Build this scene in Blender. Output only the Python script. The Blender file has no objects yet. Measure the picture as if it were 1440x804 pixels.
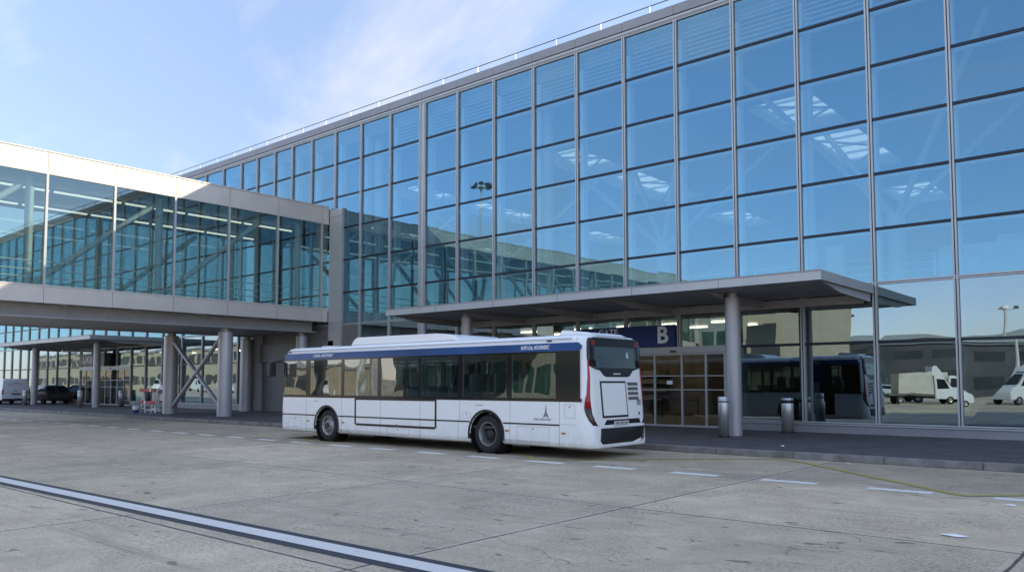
import bpy, bmesh, math, random
from mathutils import Vector, Matrix
random.seed(7)
scene = bpy.context.scene
COL = scene.collection
R = math.radians

# ------------------------------------------------------------------ camera
cam_d = bpy.data.cameras.new('camera'); cam = bpy.data.objects.new('camera', cam_d); COL.objects.link(cam)
cam_d.sensor_width = 36; cam_d.lens = 28.002
cam_d.shift_x = -0.01420; cam_d.shift_y = 0.04547
cam_d.clip_start = 0.1; cam_d.clip_end = 3000
_r = Vector((0.76612151, 0.64269276, -0.00196453)); _u = Vector((0.04162419, -0.04656734, 0.99804755)); _f = Vector((-0.64134645, 0.76470746, 0.0624278))
m = Matrix((_r, _u, -_f)).transposed().to_4x4(); m.translation = Vector((5.241, -25.812, 1.771))
cam.matrix_world = m
scene.camera = cam

# ------------------------------------------------------------------ sky and sun
SUN = Vector((0.90, 1.0, 0.675)).normalized()
elev = math.asin(SUN.z); azi = math.atan2(SUN.x, SUN.y)
world = bpy.data.worlds.new('World'); scene.world = world; world.use_nodes = True
nt = world.node_tree; nt.nodes.clear()
out = nt.nodes.new('ShaderNodeOutputWorld'); bg = nt.nodes.new('ShaderNodeBackground')
sky = nt.nodes.new('ShaderNodeTexSky'); sky.sky_type = 'NISHITA'; sky.sun_disc = False
sky.sun_elevation = elev; sky.sun_rotation = azi; sky.air_density = 1.0; sky.dust_density = 0.15; sky.ozone_density = 3.0
bg.inputs['Strength'].default_value = 0.15
tc = nt.nodes.new('ShaderNodeTexCoord')
mp = nt.nodes.new('ShaderNodeMapping'); mp.inputs['Rotation'].default_value = (0.5, 0.75, R(20)); mp.inputs['Scale'].default_value = (1.4, 4.6, 4.0); mp.inputs['Location'].default_value = (0.9, 0.0, 0.0)
n1 = nt.nodes.new('ShaderNodeTexNoise'); n1.inputs['Scale'].default_value = 1.25; n1.inputs['Detail'].default_value = 9; n1.inputs['Roughness'].default_value = 0.58; n1.inputs['Distortion'].default_value = 0.5
cr = nt.nodes.new('ShaderNodeValToRGB'); cr.color_ramp.elements[0].position = 0.42; cr.color_ramp.elements[1].position = 0.80
cr.color_ramp.elements[0].position = 0.46; cr.color_ramp.elements[1].position = 0.72
cr.color_ramp.elements[0].color = (0.12, 0.12, 0.12, 1); cr.color_ramp.elements[1].color = (0.62, 0.62, 0.62, 1)
mx = nt.nodes.new('ShaderNodeMixRGB'); mx.inputs['Color2'].default_value = (2.62, 2.58, 2.75, 1)
# thin cloud veil, made thicker opposite the sun to whiten the ambient light
sxyz = nt.nodes.new('ShaderNodeSeparateXYZ'); vr = nt.nodes.new('ShaderNodeMapRange'); vr.inputs['From Min'].default_value = -0.3; vr.inputs['From Max'].default_value = 0.5
vr.inputs['To Min'].default_value = 1.15; vr.inputs['To Max'].default_value = 1.0; vm = nt.nodes.new('ShaderNodeMath'); vm.operation = 'MULTIPLY'; vm.use_clamp = True
nt.links.new(tc.outputs['Generated'], sxyz.inputs[0]); nt.links.new(sxyz.outputs[1], vr.inputs['Value'])
nt.links.new(tc.outputs['Generated'], mp.inputs['Vector']); nt.links.new(mp.outputs[0], n1.inputs['Vector'])
nt.links.new(n1.outputs['Fac'], cr.inputs['Fac']); nt.links.new(cr.outputs['Color'], vm.inputs[0]); nt.links.new(vr.outputs[0], vm.inputs[1]); nt.links.new(vm.outputs[0], mx.inputs['Fac'])
wt = nt.nodes.new('ShaderNodeMixRGB'); wt.blend_type = 'MULTIPLY'; wt.inputs['Fac'].default_value = 1.0; wt.inputs['Color2'].default_value = (1.09, 0.98, 0.91, 1)
# deeper, less glaring blue towards the horizon
hz = nt.nodes.new('ShaderNodeMapRange'); hz.inputs['From Min'].default_value = 0.0; hz.inputs['From Max'].default_value = 0.62
hr = nt.nodes.new('ShaderNodeMixRGB'); hr.inputs['Color1'].default_value = (0.50, 0.47, 0.56, 1); hr.inputs['Color2'].default_value = (1.0, 1.0, 1.0, 1)
nt.links.new(sxyz.outputs[2], hz.inputs['Value']); nt.links.new(hz.outputs[0], hr.inputs['Fac'])
wt2 = nt.nodes.new('ShaderNodeMixRGB'); wt2.blend_type = 'MULTIPLY'; wt2.inputs['Fac'].default_value = 1.0
nt.links.new(wt.outputs[0], wt2.inputs['Color1']); nt.links.new(hr.outputs[0], wt2.inputs['Color2'])
nt.links.new(sky.outputs[0], wt.inputs['Color1']); nt.links.new(wt2.outputs[0], mx.inputs['Color1']); ss = nt.nodes.new('ShaderNodeMapRange'); ss.inputs['From Min'].default_value = -0.2; ss.inputs['From Max'].default_value = 0.5; ss.inputs['To Min'].default_value = 1.0; ss.inputs['To Max'].default_value = 0.76
nt.links.new(sxyz.outputs[1], ss.inputs['Value']); sv = nt.nodes.new('ShaderNodeVectorMath'); sv.operation = 'SCALE'
nt.links.new(mx.outputs[0], sv.inputs[0]); nt.links.new(ss.outputs[0], sv.inputs['Scale']); nt.links.new(sv.outputs[0], bg.inputs['Color']); nt.links.new(bg.outputs[0], out.inputs[0])
sl = bpy.data.lights.new('sun', 'SUN'); sl.energy = 2.1; sl.angle = R(0.55); sl.color = (1.0, 0.87, 0.66)
so = bpy.data.objects.new('sun', sl); COL.objects.link(so)
so.rotation_euler = SUN.to_track_quat('Z', 'Y').to_euler(); so.location = SUN * 100

scene.view_settings.view_transform = 'Standard'; scene.view_settings.look = 'None'
scene.view_settings.exposure = 1.74; scene.view_settings.gamma = 1.0
scene.render.engine = 'CYCLES'
scene.cycles.max_bounces = 10; scene.cycles.transparent_max_bounces = 16; scene.cycles.glossy_bounces = 5
scene.cycles.use_denoising = True
try: scene.cycles.caustics_reflective = False
except Exception: pass

# ------------------------------------------------------------------ materials
def newmat(name):
    m = bpy.data.materials.new(name); m.use_nodes = True; m.node_tree.nodes.clear()
    return m, m.node_tree
def N(nt, t, **kw):
    n = nt.nodes.new(t)
    for k, v in kw.items():
        if k in n.inputs: n.inputs[k].default_value = v
        else: setattr(n, k, v)
    return n
def mat(name, col, rough=0.5, metal=0.0, var=0.08, scale=3.0, bump=0.0, bscale=40, emit=None, estr=1.0, spec=0.5, stretch=None):
    m, nt = newmat(name)
    o = N(nt, 'ShaderNodeOutputMaterial'); b = N(nt, 'ShaderNodeBsdfPrincipled')
    b.inputs['Roughness'].default_value = rough; b.inputs['Metallic'].default_value = metal
    b.inputs['Specular IOR Level'].default_value = spec
    tc = N(nt, 'ShaderNodeTexCoord'); vec = tc.outputs['Object']
    if stretch:
        mpn = N(nt, 'ShaderNodeMapping'); mpn.inputs['Scale'].default_value = stretch; nt.links.new(vec, mpn.inputs[0]); vec = mpn.outputs[0]
    n = N(nt, 'ShaderNodeTexNoise', Scale=scale, Detail=6.0, Roughness=0.6)
    nt.links.new(vec, n.inputs['Vector'])
    cr = N(nt, 'ShaderNodeValToRGB')
    a = [max(0, c * (1 - var)) for c in col]; bb = [min(1, c * (1 + var)) for c in col]
    cr.color_ramp.elements[0].position = 0.3; cr.color_ramp.elements[1].position = 0.7
    cr.color_ramp.elements[0].color = (*a, 1); cr.color_ramp.elements[1].color = (*bb, 1)
    nt.links.new(n.outputs['Fac'], cr.inputs['Fac']); nt.links.new(cr.outputs['Color'], b.inputs['Base Color'])
    if bump:
        n2 = N(nt, 'ShaderNodeTexNoise', Scale=bscale, Detail=4.0); nt.links.new(tc.outputs['Object'], n2.inputs['Vector'])
        bp = N(nt, 'ShaderNodeBump', Strength=bump, Distance=0.01); nt.links.new(n2.outputs['Fac'], bp.inputs['Height']); nt.links.new(bp.outputs[0], b.inputs['Normal'])
    if emit: b.inputs['Emission Color'].default_value = (*emit, 1); b.inputs['Emission Strength'].default_value = estr
    nt.links.new(b.outputs[0], o.inputs[0]); return m

def glass(name, tint, refl, base=0.3, power=4.0, wave=0.02, wscale=0.55, dist=0.06, rough=0.0):
    """reflective float glass: transparent body plus a mirror coat that grows towards grazing angles, slightly wavy"""
    m, nt = newmat(name)
    o = N(nt, 'ShaderNodeOutputMaterial'); t = N(nt, 'ShaderNodeBsdfTransparent'); t.inputs['Color'].default_value = (*tint, 1)
    g = N(nt, 'ShaderNodeBsdfGlossy'); g.inputs['Color'].default_value = (*refl, 1); g.inputs['Roughness'].default_value = rough
    lw = N(nt, 'ShaderNodeLayerWeight', Blend=0.5)
    pw = N(nt, 'ShaderNodeMath', operation='POWER'); pw.inputs[1].default_value = power
    nt.links.new(lw.outputs['Facing'], pw.inputs[0])
    mr = N(nt, 'ShaderNodeMapRange'); mr.inputs['To Min'].default_value = base; mr.inputs['To Max'].default_value = 1.0
    nt.links.new(pw.outputs[0], mr.inputs['Value'])
    ms = N(nt, 'ShaderNodeMixShader'); nt.links.new(mr.outputs[0], ms.inputs[0]); nt.links.new(t.outputs[0], ms.inputs[1]); nt.links.new(g.outputs[0], ms.inputs[2])
    if wave:
        geo = N(nt, 'ShaderNodeNewGeometry'); oi = N(nt, 'ShaderNodeObjectInfo')
        cx = N(nt, 'ShaderNodeCombineXYZ')
        ml = N(nt, 'ShaderNodeMath', operation='MULTIPLY'); ml.inputs[1].default_value = 37.0; nt.links.new(oi.outputs['Random'], ml.inputs[0])
        nt.links.new(ml.outputs[0], cx.inputs[0]); nt.links.new(ml.outputs[0], cx.inputs[2])
        ad = N(nt, 'ShaderNodeVectorMath', operation='ADD'); nt.links.new(geo.outputs['Position'], ad.inputs[0]); nt.links.new(cx.outputs[0], ad.inputs[1])
        nz = N(nt, 'ShaderNodeTexNoise', Scale=wscale, Detail=1.0); nt.links.new(ad.outputs[0], nz.inputs['Vector'])
        bp = N(nt, 'ShaderNodeBump', Strength=wave, Distance=dist); nt.links.new(nz.outputs['Fac'], bp.inputs['Height']); nt.links.new(bp.outputs[0], g.inputs['Normal'])
    nt.links.new(ms.outputs[0], o.inputs[0]); return m

def concrete_mat():
    m, nt = newmat('apron_concrete'); L = nt.links.new
    o = N(nt, 'ShaderNodeOutputMaterial'); b = N(nt, 'ShaderNodeBsdfPrincipled'); b.inputs['Specular IOR Level'].default_value = 0.35
    tc = N(nt, 'ShaderNodeTexCoord'); P = tc.outputs['Object']
    def noise(sc, det=6, rough=0.6, st=None, dist=0.0):
        v = P
        if st:
            k = N(nt, 'ShaderNodeMapping'); k.inputs['Scale'].default_value = st; L(P, k.inputs[0]); v = k.outputs[0]
        n = N(nt, 'ShaderNodeTexNoise', Scale=sc, Detail=det, Roughness=rough, Distortion=dist); L(v, n.inputs['Vector']); return n.outputs['Fac']
    def ramp(f, a, bb, ca=(0, 0, 0), cb=(1, 1, 1)):
        c = N(nt, 'ShaderNodeValToRGB'); c.color_ramp.elements[0].position = a; c.color_ramp.elements[1].position = bb
        c.color_ramp.elements[0].color = (*ca, 1); c.color_ramp.elements[1].color = (*cb, 1); L(f, c.inputs['Fac']); return c.outputs['Color']
    def mixc(f, a, bb, mode='MIX'):
        x = N(nt, 'ShaderNodeMixRGB', blend_type=mode)
        for s, v in ((0, f), (1, a), (2, bb)):
            if isinstance(v, (int, float)): x.inputs[s].default_value = v
            elif isinstance(v, tuple): x.inputs[s].default_value = (*v, 1)
            else: L(v, x.inputs[s])
        return x.outputs[0]
    def mth(op, a, bb=None):
        x = N(nt, 'ShaderNodeMath', operation=op)
        for s, v in ((0, a), (1, bb)):
            if v is None: continue
            if isinstance(v, (int, float)): x.inputs[s].default_value = v
            else: L(v, x.inputs[s])
        return x.outputs[0]
    base = ramp(noise(0.22, 5, 0.55, (0.6, 1.4, 1)), 0.32, 0.68, (0.40, 0.36, 0.285), (0.57, 0.52, 0.42))
    base = mixc(0.55, base, ramp(noise(1.1, 8, 0.7, None, 0.6), 0.3, 0.72, (0.30, 0.27, 0.215), (0.66, 0.61, 0.50)))
    # slab to slab tone
    sx = N(nt, 'ShaderNodeSeparateXYZ'); L(P, sx.inputs[0])
    wob = mth('MULTIPLY', mth('SUBTRACT', noise(1.4, 5, 0.7), 0.5), 0.06)
    gx = mth('DIVIDE', mth('ADD', mth('ADD', sx.outputs[0], 1.02), wob), 4.83)
    gy = mth('DIVIDE', mth('ADD', mth('ADD', sx.outputs[1], 16.14), wob), 4.87)
    cx = N(nt, 'ShaderNodeCombineXYZ'); L(mth('FLOOR', gx), cx.inputs[0]); L(mth('FLOOR', gy), cx.inputs[1])
    wn = N(nt, 'ShaderNodeTexWhiteNoise'); L(cx.outputs[0], wn.inputs[0])
    base = mixc(1.0, base, ramp(wn.outputs['Value'], 0.0, 1.0, (0.80, 0.80, 0.81), (1.13, 1.11, 1.08)), 'MULTIPLY')
    # aggregate and pitting
    agg = ramp(noise(55, 3, 0.7), 0.35, 0.7, (0.62, 0.62, 0.62), (1.30, 1.30, 1.30)); base = mixc(0.8, base, agg, 'MULTIPLY')
    pit = ramp(noise(19, 7, 0.8), 0.50, 0.58); pm = ramp(noise(0.5, 5, 0.65), 0.42, 0.62, (.15,) * 3, (.85,) * 3)
    base = mixc(mixc(1.0, pit, pm, 'MULTIPLY'), base, (0.13, 0.12, 0.11))
    worn = ramp(noise(2.6, 8, 0.75, (0.5, 1.6, 1)), 0.56, 0.72); base = mixc(mixc(1.0, worn, (0.45, 0.45, 0.45), 'MULTIPLY'), base, (0.56, 0.54, 0.51))
    # oily drips and scuffs
    sp = ramp(noise(3.6, 3, 0.5, (0.6, 1.3, 1), 0.5), 0.665, 0.70); base = mixc(mixc(1.0, sp, (0.7, 0.7, 0.7), 'MULTIPLY'), base, (0.09, 0.085, 0.08))
    tyre = ramp(noise(0.9, 6, 0.7, (0.10, 3.0, 1)), 0.55, 0.75); base = mixc(mixc(1.0, tyre, (0.55, 0.55, 0.55), 'MULTIPLY'), base, (0.13, 0.125, 0.12))
    # the strip along the kerb is darker and slightly bluer
    lane = N(nt, 'ShaderNodeMapRange'); lane.inputs['From Min'].default_value = -12.5; lane.inputs['From Max'].default_value = -11.6
    L(mth('ADD', sx.outputs[1], mth('MULTIPLY', mth('SUBTRACT', noise(0.8), 0.5), 1.2)), lane.inputs['Value'])
    base = mixc(mth('MULTIPLY', lane.outputs[0], 0.85), base, mixc(1.0, base, (0.70, 0.715, 0.75), 'MULTIPLY'))
    # joints
    def joint(g, per, w):
        fr = mth('FRACT', g); d = mth('MINIMUM', fr, mth('SUBTRACT', 1.0, fr))
        return mth('LESS_THAN', mth('MULTIPLY', d, per), w)
    jw = mth('ADD', 0.006, mth('MULTIPLY', noise(0.7, 4, 0.8), 0.026))
    j = mth('MAXIMUM', joint(gx, 4.83, jw), joint(gy, 4.87, jw))
    base = mixc(mth('MULTIPLY', j, 0.85), base, (0.035, 0.033, 0.03))
    je = mth('MAXIMUM', joint(gx, 4.83, 0.09), joint(gy, 4.87, 0.09))
    base = mixc(mth('MULTIPLY', mth('MULTIPLY', je, mth('SUBTRACT', 1.0, j)), 0.28), base, (0.45, 0.44, 0.41))
    # hairline cracks
    vo = N(nt, 'ShaderNodeTexVoronoi', feature='DISTANCE_TO_EDGE', Scale=0.33)
    dv = N(nt, 'ShaderNodeVectorMath', operation='ADD'); nn = N(nt, 'ShaderNodeTexNoise', Scale=1.3, Detail=6.0); L(P, nn.inputs['Vector']); L(P, dv.inputs[0]); L(nn.outputs['Color'], dv.inputs[1]); L(dv.outputs[0], vo.inputs['Vector'])
    ck = mth('MULTIPLY', mth('LESS_THAN', vo.outputs['Distance'], 0.0028), ramp(noise(0.35), 0.5, 0.55))
    base = mixc(mth('MULTIPLY', ck, 0.6), base, (0.07, 0.065, 0.06))
    base = mixc(1.0, base, (1.42, 1.305, 1.15), 'MULTIPLY')
    L(base, b.inputs['Base Color'])
    L(ramp(noise(6), 0.3, 0.7, (0.62,) * 3, (0.9,) * 3), b.inputs['Roughness'])
    bp = N(nt, 'ShaderNodeBump', Strength=0.6, Distance=0.008); L(mth('SUBTRACT', noise(70, 4, 0.8), mth('MULTIPLY', j, 2.0)), bp.inputs['Height']); L(bp.outputs[0], b.inputs['Normal'])
    L(b.outputs[0], o.inputs[0]); return m

def worn_paint(name, col, wear=0.5, sc=9, under=(0.27, 0.26, 0.24)):
    m, nt = newmat(name); L = nt.links.new
    o = N(nt, 'ShaderNodeOutputMaterial'); b = N(nt, 'ShaderNodeBsdfPrincipled', Roughness=0.7)
    tc = N(nt, 'ShaderNodeTexCoord'); n = N(nt, 'ShaderNodeTexNoise', Scale=sc, Detail=9.0, Roughness=0.75); L(tc.outputs['Object'], n.inputs['Vector'])
    cr = N(nt, 'ShaderNodeValToRGB'); cr.color_ramp.elements[0].position = wear; cr.color_ramp.elements[1].position = wear + 0.14
    L(n.outputs['Fac'], cr.inputs['Fac'])
    n3 = N(nt, 'ShaderNodeTexNoise', Scale=1.7, Detail=5.0); L(tc.outputs['Object'], n3.inputs['Vector'])
    c3 = N(nt, 'ShaderNodeMixRGB'); c3.inputs[1].default_value = (*[c * .82 for c in col], 1); c3.inputs[2].default_value = (*col, 1); L(n3.outputs['Fac'], c3.inputs[0])
    mxx = N(nt, 'ShaderNodeMixRGB'); L(cr.outputs['Color'], mxx.inputs[0]); L(c3.outputs[0], mxx.inputs[1]); mxx.inputs[2].default_value = (*under, 1)
    L(mxx.outputs[0], b.inputs['Base Color']); L(b.outputs[0], o.inputs[0]); return m

M = {}
M['concrete'] = concrete_mat()
M['asphalt'] = mat('pavement_asphalt', (0.078, 0.076, 0.078), 0.85, var=0.28, scale=1.6, bump=0.5, bscale=160)
M['kerb'] = mat('kerb_stone', (0.20, 0.195, 0.185), 0.8, var=0.4, scale=2.2, bump=0.4, bscale=60)
M['paint'] = worn_paint('white_road_paint', (0.86, 0.84, 0.78), 0.58)
M['stripe_white'] = worn_paint('stripe_white', (0.80, 0.77, 0.71), 0.575, 6)
M['stripe_dark'] = worn_paint('stripe_dark', (0.045, 0.047, 0.058), 0.66, 7)
M['yellow'] = worn_paint('yellow_road_paint', (0.47, 0.38, 0.12), 0.54, 7)
M['alu'] = mat('brushed_aluminium', (0.44, 0.455, 0.455), 0.45, 0.25, var=0.05, scale=2)
M['alu_dark'] = mat('aluminium_shadow_gap', (0.03, 0.03, 0.035), 0.6)
M['fin'] = mat('inner_fin', (0.80, 0.82, 0.82), 0.5, 0.1)
M['transom'] = mat('dark_transom', (0.012, 0.016, 0.028), 0.45, 0.3)
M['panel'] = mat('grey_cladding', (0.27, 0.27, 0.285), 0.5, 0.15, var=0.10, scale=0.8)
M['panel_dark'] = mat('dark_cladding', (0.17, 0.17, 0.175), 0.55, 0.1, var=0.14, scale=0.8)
M['fascia'] = mat('bridge_fascia', (0.62, 0.58, 0.52), 0.45, 0.25, var=0.07, scale=0.9)
M['soffit'] = mat('soffit_panel', (0.42, 0.42, 0.43), 0.5, 0.1, var=0.1)
M['steel'] = mat('painted_steel', (0.42, 0.42, 0.435), 0.4, 0.3, var=0.10, scale=1.4, stretch=(1, 1, 0.35))
M['stainless'] = mat('stainless', (0.50, 0.50, 0.50), 0.38, 0.7, var=0.12, scale=2, stretch=(6, 6, 0.3))
M['opal'], _nt = newmat('opal_skylight'); _o = N(_nt, 'ShaderNodeOutputMaterial'); _t = N(_nt, 'ShaderNodeBsdfTranslucent'); _t.inputs['Color'].default_value = (0.60, 0.63, 0.60, 1); _nt.links.new(_t.outputs[0], _o.inputs[0])
M['white_in'] = mat('interior_white', (0.72, 0.73, 0.72), 0.6)
M['ceiling'] = mat('interior_ceiling', (0.26, 0.27, 0.275), 0.7)
M['grey_in'] = mat('interior_grey', (0.30, 0.32, 0.33), 0.6)
M['green_in'] = mat('interior_beam', (0.50, 0.53, 0.50), 0.5)
M['dark_in'] = mat('interior_dark', (0.05, 0.045, 0.042), 0.7, var=0.3)
M['beige_in'] = mat('interior_beige', (0.14, 0.125, 0.105), 0.6, var=0.3)
M['floor_in'] = mat('interior_floor', (0.22, 0.22, 0.22), 0.3)
M['lamp'] = mat('lit_tube', (0.9, 0.9, 0.85), 0.5, emit=(1.0, 0.98, 0.86), estr=0.32)
M['glow'] = mat('added_lit_panel', (0.9, 0.85, 0.7), 0.5, emit=(1.0, 0.82, 0.55), estr=3.5)
M['glass'] = glass('curtain_glass', (0.68, 0.82, 0.86), (0.23, 0.44, 0.565), 0.48, 3.0, 0.12, 0.42, 0.05)
M['glass_low'] = glass('ground_glass', (0.30, 0.38, 0.40), (0.42, 0.55, 0.62), 0.44, 3.0, 0.09, 0.5, 0.05)
M['glass_bridge'] = glass('bridge_glass', (0.62, 0.73, 0.69), (0.52, 0.67, 0.66), 0.26, 3.0, 0.05, 0.5, 0.04)
M['glass_door'] = glass('door_glass', (0.66, 0.66, 0.62), (0.6, 0.65, 0.66), 0.12, 3.0, 0.02)
M['glass_bus'] = glass('bus_glass', (0.33, 0.38, 0.37), (0.66, 0.73, 0.76), 0.21, 3.0, 0.20, 1.1, 0.03)
M['navy'] = mat('sign_navy', (0.016, 0.040, 0.17), 0.6, var=0.05)
M['sign_white'] = mat('sign_white', (0.88, 0.89, 0.92), 0.5)
M['sign_grey'] = mat('sign_grey', (0.10, 0.10, 0.105), 0.5)
def grimy_paint(name, col, dirt, ztop):
    m, nt = newmat(name); L = nt.links.new
    o = N(nt, 'ShaderNodeOutputMaterial'); b = N(nt, 'ShaderNodeBsdfPrincipled', Roughness=0.24)
    geo = N(nt, 'ShaderNodeNewGeometry'); sp_ = N(nt, 'ShaderNodeSeparateXYZ'); L(geo.outputs['Position'], sp_.inputs[0])
    mr = N(nt, 'ShaderNodeMapRange'); mr.inputs['From Min'].default_value = ztop; mr.inputs['From Max'].default_value = 0.25; mr.inputs['To Max'].default_value = 0.38; L(sp_.outputs[2], mr.inputs['Value'])
    mp_ = N(nt, 'ShaderNodeMapping'); mp_.inputs['Scale'].default_value = (2.2, 2.2, 0.9); L(geo.outputs['Position'], mp_.inputs[0])
    n = N(nt, 'ShaderNodeTexNoise', Scale=2.0, Detail=8.0, Roughness=0.7); L(mp_.outputs[0], n.inputs['Vector'])
    cr_ = N(nt, 'ShaderNodeValToRGB'); cr_.color_ramp.elements[0].position = 0.35; cr_.color_ramp.elements[1].position = 0.75; L(n.outputs['Fac'], cr_.inputs['Fac'])
    mu = N(nt, 'ShaderNodeMath', operation='MULTIPLY'); L(mr.outputs[0], mu.inputs[0]); L(cr_.outputs['Color'], mu.inputs[1])
    ad = N(nt, 'ShaderNodeMath', operation='ADD'); m2 = N(nt, 'ShaderNodeMath', operation='MULTIPLY'); m2.inputs[1].default_value = 0.03; L(cr_.outputs['Color'], m2.inputs[0]); L(mu.outputs[0], ad.inputs[0]); L(m2.outputs[0], ad.inputs[1])
    mx_ = N(nt, 'ShaderNodeMixRGB'); mx_.inputs[1].default_value = (*col, 1); mx_.inputs[2].default_value = (*dirt, 1); L(ad.outputs[0], mx_.inputs[0]); L(mx_.outputs[0], b.inputs['Base Color'])
    n4 = N(nt, 'ShaderNodeTexNoise', Scale=1.1, Detail=2.0); L(geo.outputs['Position'], n4.inputs['Vector']); bp = N(nt, 'ShaderNodeBump', Strength=0.25, Distance=0.02); L(n4.outputs['Fac'], bp.inputs['Height']); L(bp.outputs[0], b.inputs['Normal'])
    L(b.outputs[0], o.inputs[0]); return m
M['bus_white'] = grimy_paint('bus_white', (0.87, 0.87, 0.86), (0.34, 0.31, 0.27), 0.8)
M['bus_skirt'] = mat('bus_trim_black', (0.012, 0.012, 0.014), 0.4)
M['black_gloss'] = mat('black_gloss', (0.010, 0.011, 0.013), 0.12)
M['blue_band'] = mat('blue_band', (0.015, 0.072, 0.23), 0.25, var=0.35, scale=0.35)
M['rubber'] = mat('rubber', (0.018, 0.018, 0.019), 0.8, bump=0.3, bscale=30)
M['rim'] = mat('wheel_rim', (0.30, 0.30, 0.30), 0.4, 0.7, var=0.3, scale=12)
M['rim_dark'] = mat('wheel_hub_dark', (0.05, 0.05, 0.052), 0.6, 0.4, var=0.3, scale=9)
M['red_lamp'] = mat('red_lamp', (0.34, 0.008, 0.018), 0.15)
M['red_dark'] = mat('smoked_lamp', (0.045, 0.02, 0.025), 0.15)
M['grille'] = mat('grille', (0.13, 0.13, 0.13), 0.6)
M['line'] = mat('panel_line', (0.20, 0.21, 0.23), 0.6)
M['seat'] = mat('seat_fabric', (0.035, 0.07, 0.12), 0.8)
M['seat_frame'] = mat('seat_shell', (0.30, 0.30, 0.29), 0.5)
M['pole'] = mat('grab_pole', (0.55, 0.50, 0.30), 0.35)
M['plate'] = mat('plate', (0.62, 0.62, 0.60), 0.4)
M['amber'] = mat('amber', (0.45, 0.16, 0.03), 0.3)
M['red_paint'] = mat('red_board', (0.42, 0.012, 0.02), 0.5, var=0.2, scale=8)
M['white_paint'] = mat('white_board', (0.75, 0.75, 0.74), 0.5, var=0.12, scale=8)
M['blue_paint'] = mat('blue_bucket', (0.05, 0.09, 0.35), 0.5)
M['van_white'] = mat('van_white', (0.70, 0.73, 0.78), 0.3, var=0.04)
M['car_silver'] = mat('car_silver', (0.45, 0.46, 0.48), 0.3, 0.4)
M['car_dark'] = mat('car_dark', (0.03, 0.032, 0.04), 0.25)
M['auto_glass'] = mat('auto_glass', (0.015, 0.02, 0.022), 0.05)
M['cream_wall'] = mat('cream_wall', (0.44, 0.40, 0.31), 0.8, var=0.10, scale=0.3, stretch=(1, 1, 3))
M['far_dark'] = mat('far_glazing', (0.05, 0.06, 0.065), 0.2, var=0.4, scale=0.15)
M['far_wall'] = mat('far_wall', (0.075, 0.082, 0.095), 0.7, var=0.4, scale=0.12)
M['pier_frame'] = mat('pier_frame', (0.30, 0.34, 0.33), 0.6)
M['teal'] = mat('teal_glazing', (0.04, 0.10, 0.095), 0.08, var=0.5, scale=0.5)
M['far_roof'] = mat('far_roof', (0.34, 0.38, 0.42), 0.6)
M['paper'] = mat('paper', (0.80, 0.80, 0.80), 0.8, var=0.2, scale=30)
M['truck_cream'] = mat('truck_panel', (0.52, 0.51, 0.46), 0.5, var=0.12, scale=1.5)
M['mast'] = mat('mast_steel', (0.55, 0.56, 0.56), 0.5, 0.2)

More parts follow.
